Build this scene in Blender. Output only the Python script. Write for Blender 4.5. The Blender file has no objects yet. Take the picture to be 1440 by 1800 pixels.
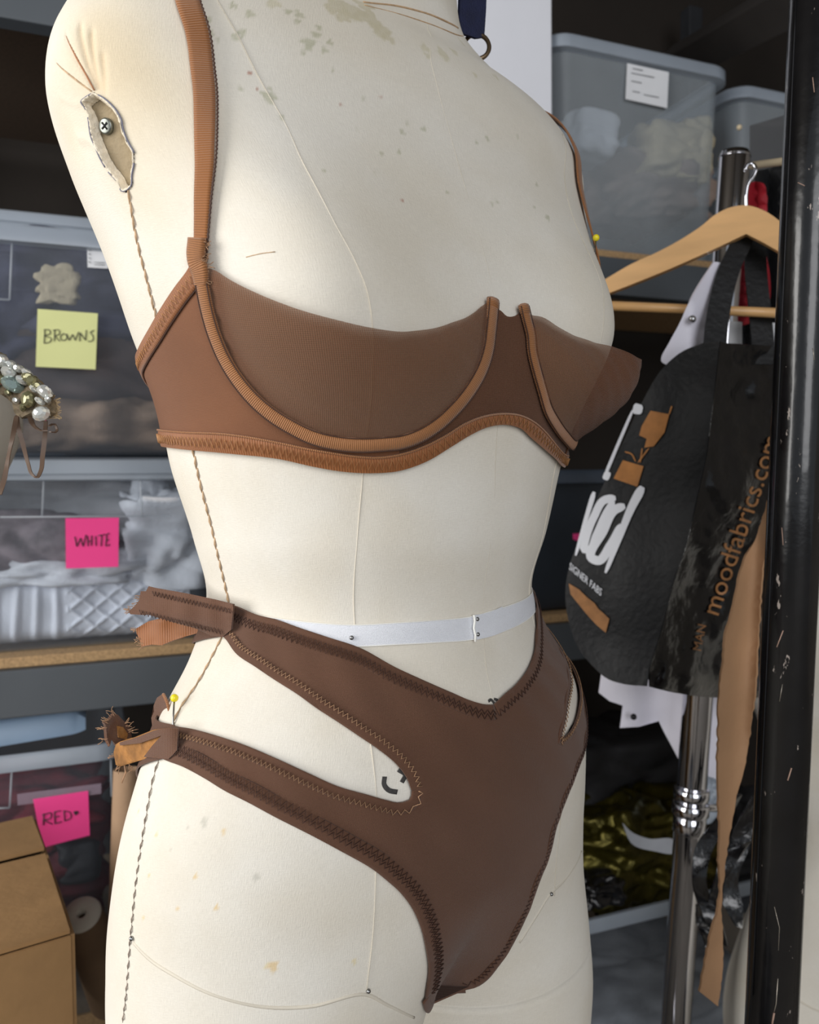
import bpy, bmesh, math, random
import numpy as np
from mathutils import Vector, Matrix, geometry, noise

# ------------------------------------------------------------------ camera, world, light, exposure
FPX = 1440.0                                   # focal length in pixels of a 1440 x 1800 frame
CAM_Z, PITCH, ROLL = 1.13341, 0.038392, 0.010352
sc = bpy.context.scene
col = sc.collection
_cp, _sp, _cr, _sr = math.cos(PITCH), math.sin(PITCH), math.cos(ROLL), math.sin(ROLL)
FWD = Vector((0, _cp, -_sp)); _R0 = Vector((1, 0, 0)); _U0 = Vector((0, _sp, _cp))
RIGHT = _R0 * _cr - _U0 * _sr; UP = _R0 * _sr + _U0 * _cr
cam_d = bpy.data.cameras.new('camera'); cam = bpy.data.objects.new('camera', cam_d); col.objects.link(cam)
cam.matrix_world = Matrix(((RIGHT.x, UP.x, -FWD.x, 0), (RIGHT.y, UP.y, -FWD.y, 0), (RIGHT.z, UP.z, -FWD.z, CAM_Z), (0, 0, 0, 1)))
cam_d.sensor_fit = 'HORIZONTAL'; cam_d.sensor_width = 36; cam_d.lens = 36 * FPX / 1440; cam_d.clip_start = .02
cam_d.dof.use_dof = True; cam_d.dof.focus_distance = .46; cam_d.dof.aperture_fstop = 14
sc.camera = cam
sc.view_settings.view_transform = 'Standard'; sc.view_settings.look = 'None'
sc.view_settings.gamma = 1; sc.view_settings.use_curve_mapping = False
sc.view_settings.exposure = 0.0
w = bpy.data.worlds.new('overcast_sky'); sc.world = w; w.use_nodes = True
w.node_tree.nodes['Background'].inputs[0].default_value = (.86, .93, 1.0, 1)
w.node_tree.nodes['Background'].inputs[1].default_value = .42
def area_light(name, loc, target, sx, sy, power, colr):
    d = bpy.data.lights.new(name, 'AREA'); d.shape = 'RECTANGLE'; d.size = sx; d.size_y = sy; d.energy = power; d.color = colr
    o = bpy.data.objects.new(name, d); col.objects.link(o); o.location = loc
    o.rotation_euler = (Vector(target) - Vector(loc)).to_track_quat('-Z', 'Y').to_euler()
    return o
area_light('window_daylight', (-1.75, -.35, 1.5), (0, .55, 1.05), 1.2, 1.6, 48, (1.0, .975, .94))
area_light('door_daylight', (.9, -2.6, 1.8), (.3, 1.2, 1.1), 1.6, 2.3, 50, (.98, .98, 1.0))

random.seed(7); np.random.seed(7)
def at(px, py, Y):
    """the place seen at pixel (px, py) of the photograph, Y metres in front of the camera plane"""
    d = FWD + RIGHT * ((px - 720) / FPX) + UP * ((900 - py) / FPX)
    t = Y / d.y
    return Vector((0, 0, CAM_Z)) + d * t

# ------------------------------------------------------------------ materials
MATS = {}
def srgb(c):
    return tuple(((v / 255) / 12.92 if v / 255 <= .04045 else ((v / 255 + .055) / 1.055) ** 2.4) for v in c)
def mat(name, rgb, rough=.6, metal=0, spec=.5, var=.12, vscale=20, bump=0, bscale=200, alpha=1, sheen=0, stretch=None, trans=0, coat=0):
    if name in MATS: return MATS[name]
    m = bpy.data.materials.new(name); m.use_nodes = True; nt = m.node_tree; b = nt.nodes['Principled BSDF']
    c = srgb(rgb)
    tc = nt.nodes.new('ShaderNodeTexCoord'); mp = nt.nodes.new('ShaderNodeMapping'); nt.links.new(tc.outputs['Object'], mp.inputs[0])
    if stretch: mp.inputs['Scale'].default_value = stretch
    n = nt.nodes.new('ShaderNodeTexNoise'); n.inputs['Scale'].default_value = vscale; n.inputs['Detail'].default_value = 5
    nt.links.new(mp.outputs[0], n.inputs['Vector'])
    r = nt.nodes.new('ShaderNodeValToRGB'); r.color_ramp.elements[0].position = .3; r.color_ramp.elements[1].position = .7
    r.color_ramp.elements[0].color = (*[v * (1 - var) for v in c], 1); r.color_ramp.elements[1].color = (*[min(1, v * (1 + var)) for v in c], 1)
    nt.links.new(n.outputs['Fac'], r.inputs[0]); nt.links.new(r.outputs[0], b.inputs['Base Color'])
    b.inputs['Roughness'].default_value = rough; b.inputs['Metallic'].default_value = metal; b.inputs['Specular IOR Level'].default_value = spec
    b.inputs['Coat Weight'].default_value = coat
    if sheen: b.inputs['Sheen Weight'].default_value = sheen
    if trans: b.inputs['Transmission Weight'].default_value = trans
    if bump:
        n2 = nt.nodes.new('ShaderNodeTexNoise'); n2.inputs['Scale'].default_value = bscale; n2.inputs['Detail'].default_value = 4
        nt.links.new(mp.outputs[0], n2.inputs['Vector'])
        bp = nt.nodes.new('ShaderNodeBump'); bp.inputs['Strength'].default_value = bump; bp.inputs['Distance'].default_value = .002
        nt.links.new(n2.outputs['Fac'], bp.inputs['Height']); nt.links.new(bp.outputs[0], b.inputs['Normal'])
    if alpha < 1:
        tr = nt.nodes.new('ShaderNodeBsdfTransparent'); tr.inputs[0].default_value = (.93, .95, .97, 1)
        mx = nt.nodes.new('ShaderNodeMixShader'); mx.inputs[0].default_value = alpha
        nt.links.new(tr.outputs[0], mx.inputs[1]); nt.links.new(b.outputs[0], mx.inputs[2])
        nt.links.new(mx.outputs[0], nt.nodes['Material Output'].inputs[0])
    MATS[name] = m
    return m

def fabric(name, rgb, pitch=.0009, strength=.5, rough=.8, var=.08, alpha=None, rib=None, sheen=.15, mottle=None):
    """knitted or woven cloth; weave follows the UV map, which is in metres"""
    m = bpy.data.materials.new(name); m.use_nodes = True; nt = m.node_tree; b = nt.nodes['Principled BSDF']; L = nt.links.new
    uv = nt.nodes.new('ShaderNodeUVMap'); sx = nt.nodes.new('ShaderNodeSeparateXYZ'); L(uv.outputs[0], sx.inputs[0])
    def mth(op, a, bb=None, v=None):
        q = nt.nodes.new('ShaderNodeMath'); q.operation = op; L(a, q.inputs[0])
        if bb is not None: L(bb, q.inputs[1])
        if v is not None: q.inputs[1].default_value = v
        return q.outputs[0]
    k = 2 * math.pi / pitch
    if rib:
        h = mth('SINE', mth('MULTIPLY', sx.outputs[0], v=2 * math.pi / rib))
    else:
        a = mth('SINE', mth('MULTIPLY', mth('ADD', sx.outputs[0], sx.outputs[1]), v=k * .7))
        c2 = mth('SINE', mth('MULTIPLY', mth('SUBTRACT', sx.outputs[0], sx.outputs[1]), v=k * .7))
        h = mth('MULTIPLY', a, c2)
    c = srgb(rgb)
    n = nt.nodes.new('ShaderNodeTexNoise'); n.inputs['Scale'].default_value = 28; n.inputs['Detail'].default_value = 6
    L(uv.outputs[0], n.inputs['Vector'])
    r = nt.nodes.new('ShaderNodeValToRGB'); r.color_ramp.elements[0].position = .3; r.color_ramp.elements[1].position = .7
    r.color_ramp.elements[0].color = (*[v * (1 - var) for v in c], 1); r.color_ramp.elements[1].color = (*[v * (1 + var) for v in c], 1)
    L(n.outputs['Fac'], r.inputs[0])
    mul = nt.nodes.new('ShaderNodeMix'); mul.data_type = 'RGBA'; mul.blend_type = 'MULTIPLY'; mul.inputs[0].default_value = 1
    hm = mth('ADD', mth('MULTIPLY', h, v=.11), v=.93)
    cc = nt.nodes.new('ShaderNodeCombineColor'); L(hm, cc.inputs[0]); L(hm, cc.inputs[1]); L(hm, cc.inputs[2])
    L(r.outputs[0], mul.inputs['A']); L(cc.outputs[0], mul.inputs['B']); L(mul.outputs['Result'], b.inputs['Base Color'])
    b.inputs['Roughness'].default_value = rough; b.inputs['Specular IOR Level'].default_value = .3; b.inputs['Sheen Weight'].default_value = sheen
    bp = nt.nodes.new('ShaderNodeBump'); bp.inputs['Strength'].default_value = strength; bp.inputs['Distance'].default_value = .0004
    L(h, bp.inputs['Height']); L(bp.outputs[0], b.inputs['Normal'])
    if alpha:
        tr = nt.nodes.new('ShaderNodeBsdfTransparent'); tr.inputs[0].default_value = (.95, .86, .78, 1)
        mx = nt.nodes.new('ShaderNodeMixShader')
        L(mth('ADD', mth('MULTIPLY', h, v=.16), v=alpha), mx.inputs[0])
        L(tr.outputs[0], mx.inputs[1]); L(b.outputs[0], mx.inputs[2]); L(mx.outputs[0], nt.nodes['Material Output'].inputs[0])
    MATS[name] = m
    return m

def linen(name, with_stain):
    m = bpy.data.materials.new(name); m.use_nodes = True; nt = m.node_tree; b = nt.nodes['Principled BSDF']; L = nt.links.new
    uv = nt.nodes.new('ShaderNodeUVMap')
    hs = []
    for scl in ((260, 2300, 1), (2300, 260, 1)):
        mp = nt.nodes.new('ShaderNodeMapping'); mp.inputs['Scale'].default_value = scl; L(uv.outputs[0], mp.inputs[0])
        n = nt.nodes.new('ShaderNodeTexNoise'); n.inputs['Scale'].default_value = 1; n.inputs['Detail'].default_value = 2; L(mp.outputs[0], n.inputs['Vector']); hs.append(n.outputs['Fac'])
    ad = nt.nodes.new('ShaderNodeMath'); ad.operation = 'ADD'; L(hs[0], ad.inputs[0]); L(hs[1], ad.inputs[1])
    n = nt.nodes.new('ShaderNodeTexNoise'); n.inputs['Scale'].default_value = 14; n.inputs['Detail'].default_value = 6; L(uv.outputs[0], n.inputs['Vector'])
    r = nt.nodes.new('ShaderNodeValToRGB'); r.color_ramp.elements[0].position = .32; r.color_ramp.elements[1].position = .68
    r.color_ramp.elements[0].color = (*srgb((226, 218, 202)), 1); r.color_ramp.elements[1].color = (*srgb((236, 231, 220)), 1)
    L(n.outputs['Fac'], r.inputs[0])
    r2 = nt.nodes.new('ShaderNodeValToRGB'); r2.color_ramp.elements[0].position = .35; r2.color_ramp.elements[1].position = .8
    r2.color_ramp.elements[0].color = (.86, .86, .86, 1); r2.color_ramp.elements[1].color = (1, 1, 1, 1)
    hf = nt.nodes.new('ShaderNodeMath'); hf.operation = 'MULTIPLY'; hf.inputs[1].default_value = .5; L(ad.outputs[0], hf.inputs[0]); L(hf.outputs[0], r2.inputs[0])
    mul = nt.nodes.new('ShaderNodeMix'); mul.data_type = 'RGBA'; mul.blend_type = 'MULTIPLY'; mul.inputs[0].default_value = .8
    L(r.outputs[0], mul.inputs['A']); L(r2.outputs[0], mul.inputs['B']); out = mul.outputs['Result']
    if with_stain:
        at_ = nt.nodes.new('ShaderNodeVertexColor'); at_.layer_name = 'stain'
        m2 = nt.nodes.new('ShaderNodeMix'); m2.data_type = 'RGBA'; m2.blend_type = 'MULTIPLY'; m2.inputs[0].default_value = 1
        L(out, m2.inputs['A']); L(at_.outputs[0], m2.inputs['B']); out = m2.outputs['Result']
    L(out, b.inputs['Base Color'])
    b.inputs['Roughness'].default_value = .85; b.inputs['Specular IOR Level'].default_value = .25; b.inputs['Sheen Weight'].default_value = .1
    bp = nt.nodes.new('ShaderNodeBump'); bp.inputs['Strength'].default_value = .35; bp.inputs['Distance'].default_value = .0004
    L(ad.outputs[0], bp.inputs['Height']); L(bp.outputs[0], b.inputs['Normal'])
    MATS[name] = m
    return m

# ------------------------------------------------------------------ objects
def tag(o, label, cat, group=None):
    o['label'] = label; o['category'] = cat
    if group: o['group'] = group
    return o
def thing(name, label, cat, loc=(0, 0, 0), rz=0, group=None):
    o = bpy.data.objects.new(name, None); o.empty_display_size = .05; col.objects.link(o)
    o.location = loc; o.rotation_euler = (0, 0, rz)
    return tag(o, label, cat, group)
def pinv(p):
    M = Matrix.Identity(4)
    while p is not None:
        M = Matrix.Translation(p.location) @ p.rotation_euler.to_matrix().to_4x4() @ M; p = p.parent
    return M.inverted()
class MB:
    """collects geometry in world coordinates; build() links it as one mesh object"""
    def __init__(s): s.v = []; s.f = []; s.uv = []
    def add(s, V, F, UV=None):
        n = len(s.v); s.v += [tuple(p) for p in V]; s.f += [tuple(i + n for i in q) for q in F]
        s.uv += [tuple(u) for u in UV] if UV is not None else [(p[0], p[2]) for p in V]
        return s
    def grid(s, G, UV=None, closed=False):
        n, m = len(G), len(G[0]); F = []
        for i in range(n - 1):
            for j in range(m if closed else m - 1):
                k = (j + 1) % m
                F.append((i * m + j, i * m + k, (i + 1) * m + k, (i + 1) * m + j))
        return s.add([p for r in G for p in r], F, [u for r in UV for u in r] if UV is not None else None)
    def tube(s, pts, rad, seg=6, cap=True, flat=None):
        """flat=(normal list, ratio): elliptical section, thin along the normals"""
        pts = [Vector(p) for p in pts]; n = len(pts)
        rads = rad if hasattr(rad, '__len__') else [rad] * n
        G, UV, d, prev = [], [], 0, None
        for i, p in enumerate(pts):
            t = (pts[min(i + 1, n - 1)] - pts[max(i - 1, 0)])
            t = t.normalized() if t.length > 1e-9 else Vector((0, 0, 1))
            if flat: a = Vector(flat[0][i])
            elif prev is None: a = Vector((0, 0, 1)) if abs(t.z) < .9 else Vector((1, 0, 0))
            else: a = prev
            a = (a - t * a.dot(t)).normalized(); prev = a; bb = t.cross(a)
            if i: d += (p - pts[i - 1]).length
            ra = rads[i] * (flat[1] if flat else 1)
            G.append([p + a * (math.cos(q) * ra) + bb * (math.sin(q) * rads[i]) for q in [2 * math.pi * k / seg for k in range(seg)]])
            UV.append([(d, rads[i] * math.sin(2 * math.pi * k / seg)) for k in range(seg)])
        k0 = len(s.v); s.grid(G, UV, closed=True)
        if cap: s.f.append(tuple(k0 + j for j in range(seg))[::-1]); s.f.append(tuple(k0 + (n - 1) * seg + j for j in range(seg)))
        return s
    def box(s, c, sx, sy, sz, ax=None):
        ax = ax or (Vector((1, 0, 0)), Vector((0, 1, 0)), Vector((0, 0, 1))); c = Vector(c)
        V = [c + ax[0] * (i * sx / 2) + ax[1] * (j * sy / 2) + ax[2] * (k * sz / 2) for i in (-1, 1) for j in (-1, 1) for k in (-1, 1)]
        return s.add(V, [(0, 1, 3, 2), (4, 6, 7, 5), (0, 4, 5, 1), (2, 3, 7, 6), (0, 2, 6, 4), (1, 5, 7, 3)])
    def lathe(s, prof, c, seg=32, ax=None):
        """prof: (r, h) pairs along the third axis"""
        ax = ax or (Vector((1, 0, 0)), Vector((0, 1, 0)), Vector((0, 0, 1))); c = Vector(c)
        G = [[c + ax[2] * h + (ax[0] * math.cos(2 * math.pi * k / seg) + ax[1] * math.sin(2 * math.pi * k / seg)) * r for k in range(seg)] for r, h in prof]
        return s.grid(G, closed=True)
    def ball(s, c, r, seg=12, rings=8):
        return s.lathe([(r * math.sin(math.pi * i / rings) + 1e-6, -r * math.cos(math.pi * i / rings)) for i in range(rings + 1)], c, seg)
    def build(s, name, m, parent=None, smooth=True, solid=0, bevel=0, sub=0, soff=-1):
        me = bpy.data.meshes.new(name)
        V = s.v; o = bpy.data.objects.new(name, me); col.objects.link(o)
        if parent is not None:
            I = pinv(parent); V = [I @ Vector(p) for p in V]; o.parent = parent
        else:
            A = np.array([tuple(p) for p in V]); c = (A.min(0) + A.max(0)) / 2; c[2] = A[:, 2].min(); V = A - c; o.location = c
        me.from_pydata([tuple(p) for p in V], [], s.f)
        ul = me.uv_layers.new(name='UVMap')
        li = np.empty(len(me.loops), int); me.loops.foreach_get('vertex_index', li)
        ul.data.foreach_set('uv', np.array(s.uv, float)[li].ravel())
        me.materials.append(MATS[m] if isinstance(m, str) else m)
        if smooth: me.polygons.foreach_set('use_smooth', [True] * len(me.polygons))
        me.update()
        if solid:
            q = o.modifiers.new('thickness', 'SOLIDIFY'); q.thickness = solid; q.offset = soff
            if smooth: q = o.modifiers.new('edges', 'EDGE_SPLIT'); q.split_angle = math.radians(55)
        if bevel:
            q = o.modifiers.new('bevel', 'BEVEL'); q.width = bevel; q.segments = 2; q.limit_method = 'ANGLE'
        if sub:
            q = o.modifiers.new('subdivision', 'SUBSURF'); q.levels = sub; q.render_levels = sub
        return o
def struct(o): o['kind'] = 'structure'; return o

def spline(pts, n):
    """n points along a smooth curve through pts (any dimension)"""
    A = np.array([tuple(p) for p in pts], float); sc_ = np.ones(A.shape[1])
    if A.shape[1] == 2: sc_ = np.array([1, 500.]) if np.abs(A[:, 0]).max() > 3 and A[:, 1].max() < 2.2 else sc_
    d = np.r_[0, np.cumsum(np.linalg.norm(np.diff(A * sc_, axis=0), axis=1) + 1e-9)]
    t = np.linspace(0, d[-1], n)
    return np.stack([hermite(d, A[:, k], t) for k in range(A.shape[1])], 1)

# ------------------------------------------------------------------ the shape of the dress form: angle th (0 = centre front, minus = its right side) and height z
ZK = np.array([0.62, 0.7, 0.76, 0.8, 0.84, 0.88, 0.92, 0.96, 1, 1.03, 1.06, 1.1, 1.14, 1.18, 1.22, 1.26, 1.3, 1.34, 1.37, 1.395, 1.415, 1.435, 1.46, 1.52])
BA = np.array([0.15691, 0.16756, 0.17348, 0.17503, 0.17626, 0.17652, 0.17323, 0.16488, 0.14866, 0.12693, 0.1142, 0.12308, 0.13483, 0.14321, 0.15644, 0.1698, 0.18717, 0.19835, 0.19303, 0.17321, 0.13631, 0.092939, 0.061505, 0.057585])
BF = np.array([0.080465, 0.090665, 0.095872, 0.098439, 0.10037, 0.10211, 0.10302, 0.10236, 0.099784, 0.094217, 0.09283, 0.097766, 0.10399, 0.10834, 0.10902, 0.10195, 0.090157, 0.079051, 0.071596, 0.066131, 0.060993, 0.057553, 0.054613, 0.051912])
BB = np.array([0.099555, 0.1144, 0.12116, 0.12376, 0.12029, 0.11276, 0.10198, 0.091961, 0.084051, 0.081858, 0.084065, 0.090043, 0.097113, 0.10224, 0.10875, 0.11087, 0.10406, 0.095054, 0.087079, 0.07786, 0.071165, 0.064751, 0.058515, 0.056424])
BY = np.array([-0.00062848, -0.00075762, -0.00067544, 0.0010009, 0.0025364, 0.00022219, -0.0042142, -0.0084188, -0.0085337, -0.0033409, -0.00153, -0.0059479, -0.0051439, -0.0065617, -0.0024119, -0.0010884, 0.00054169, 0.0011482, -0.0017429, 0.0047779, 0.017625, 0.018719, 0.0019362, 0.0019968])
BUST = np.array([0.02761, 0.68012, 1.231, 0.42, 0.07, 0.05])
LEG0, LEG1 = 0.9, 0.755
def hermite(zk, v, z):
    h = np.diff(zk); d = np.diff(v) / h; m = np.empty_like(v); m[0] = d[0]; m[-1] = d[-1]
    if len(v) > 2: m[1:-1] = (d[:-1] * h[1:] + d[1:] * h[:-1]) / (h[1:] + h[:-1])
    i = np.clip(np.searchsorted(zk, z) - 1, 0, len(zk) - 2); t = (z - zk[i]) / h[i]
    return v[i] * (1 + 2 * t) * (1 - t) ** 2 + m[i] * h[i] * t * (1 - t) ** 2 + v[i + 1] * t * t * (3 - 2 * t) + m[i + 1] * h[i] * t * t * (t - 1)
def body_xy(th, z):
    a, bf, bb, yc = (hermite(ZK, q, z) for q in (BA, BF, BB, BY))
    s, c = np.sin(th), np.cos(th)
    se = np.minimum(np.sqrt(s * s + .0009), 1.); cl = 2 * np.sqrt(se * (1 - se) + 1e-9) * .93
    t = np.clip((LEG0 - z) / (LEG0 - LEG1), 0, 1); G = t * t * (3 - 2 * t)
    x = a * s; y = yc - np.sign(c) * np.where(c > 0, bf, bb) * (np.abs(c) * (1 - G) + cl * G)
    B, tb, zb, st, su, sd = BUST
    for sg in (-1, 1):
        dz = z - zb; q = B * np.exp(-((th - sg * tb) / st) ** 2) * np.exp(-np.where(dz > 0, (dz / su) ** 2, (dz / sd) ** 2))
        x = x + q * np.sin(sg * tb * .55); y = y - q * np.cos(tb * .55)
    return x, y
class Form:
    def __init__(s, x, y, phi, dz=0.): s.x, s.y, s.c, s.s, s.dz, s.phi = x, y, math.cos(phi), math.sin(phi), dz, phi
    def surf(s, thd, z, off=0.):
        """world points and unit normals at angles thd (degrees), heights z, lifted off the canvas by off"""
        th = np.radians(np.asarray(thd, float)); z = np.asarray(z, float); th = (th + np.pi) % (2 * np.pi) - np.pi; e = 1e-3
        x, y = body_xy(th, z); x1, y1 = body_xy(th + e, z); x0, y0 = body_xy(th - e, z); xu, yu = body_xy(th, z + e); xd, yd = body_xy(th, z - e)
        tx, ty, sx, sy = (x1 - x0) / (2 * e), (y1 - y0) / (2 * e), (xu - xd) / (2 * e), (yu - yd) / (2 * e)
        N = np.stack([ty, -tx, tx * sy - ty * sx], -1); N /= np.linalg.norm(N, axis=-1, keepdims=True)
        off = np.asarray(off, float)[..., None] * np.ones(N.shape[:-1] + (1,))
        P = np.stack([x, y, z + 0 * x], -1) + N * off
        rot = lambda A: np.stack([s.c * A[..., 0] - s.s * A[..., 1], s.s * A[..., 0] + s.c * A[..., 1], A[..., 2]], -1)
        return rot(P) + np.array([s.x, s.y, s.dz]), rot(N)
MAIN = Form(-0.02439, 0.54367, 0.689849)
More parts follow.
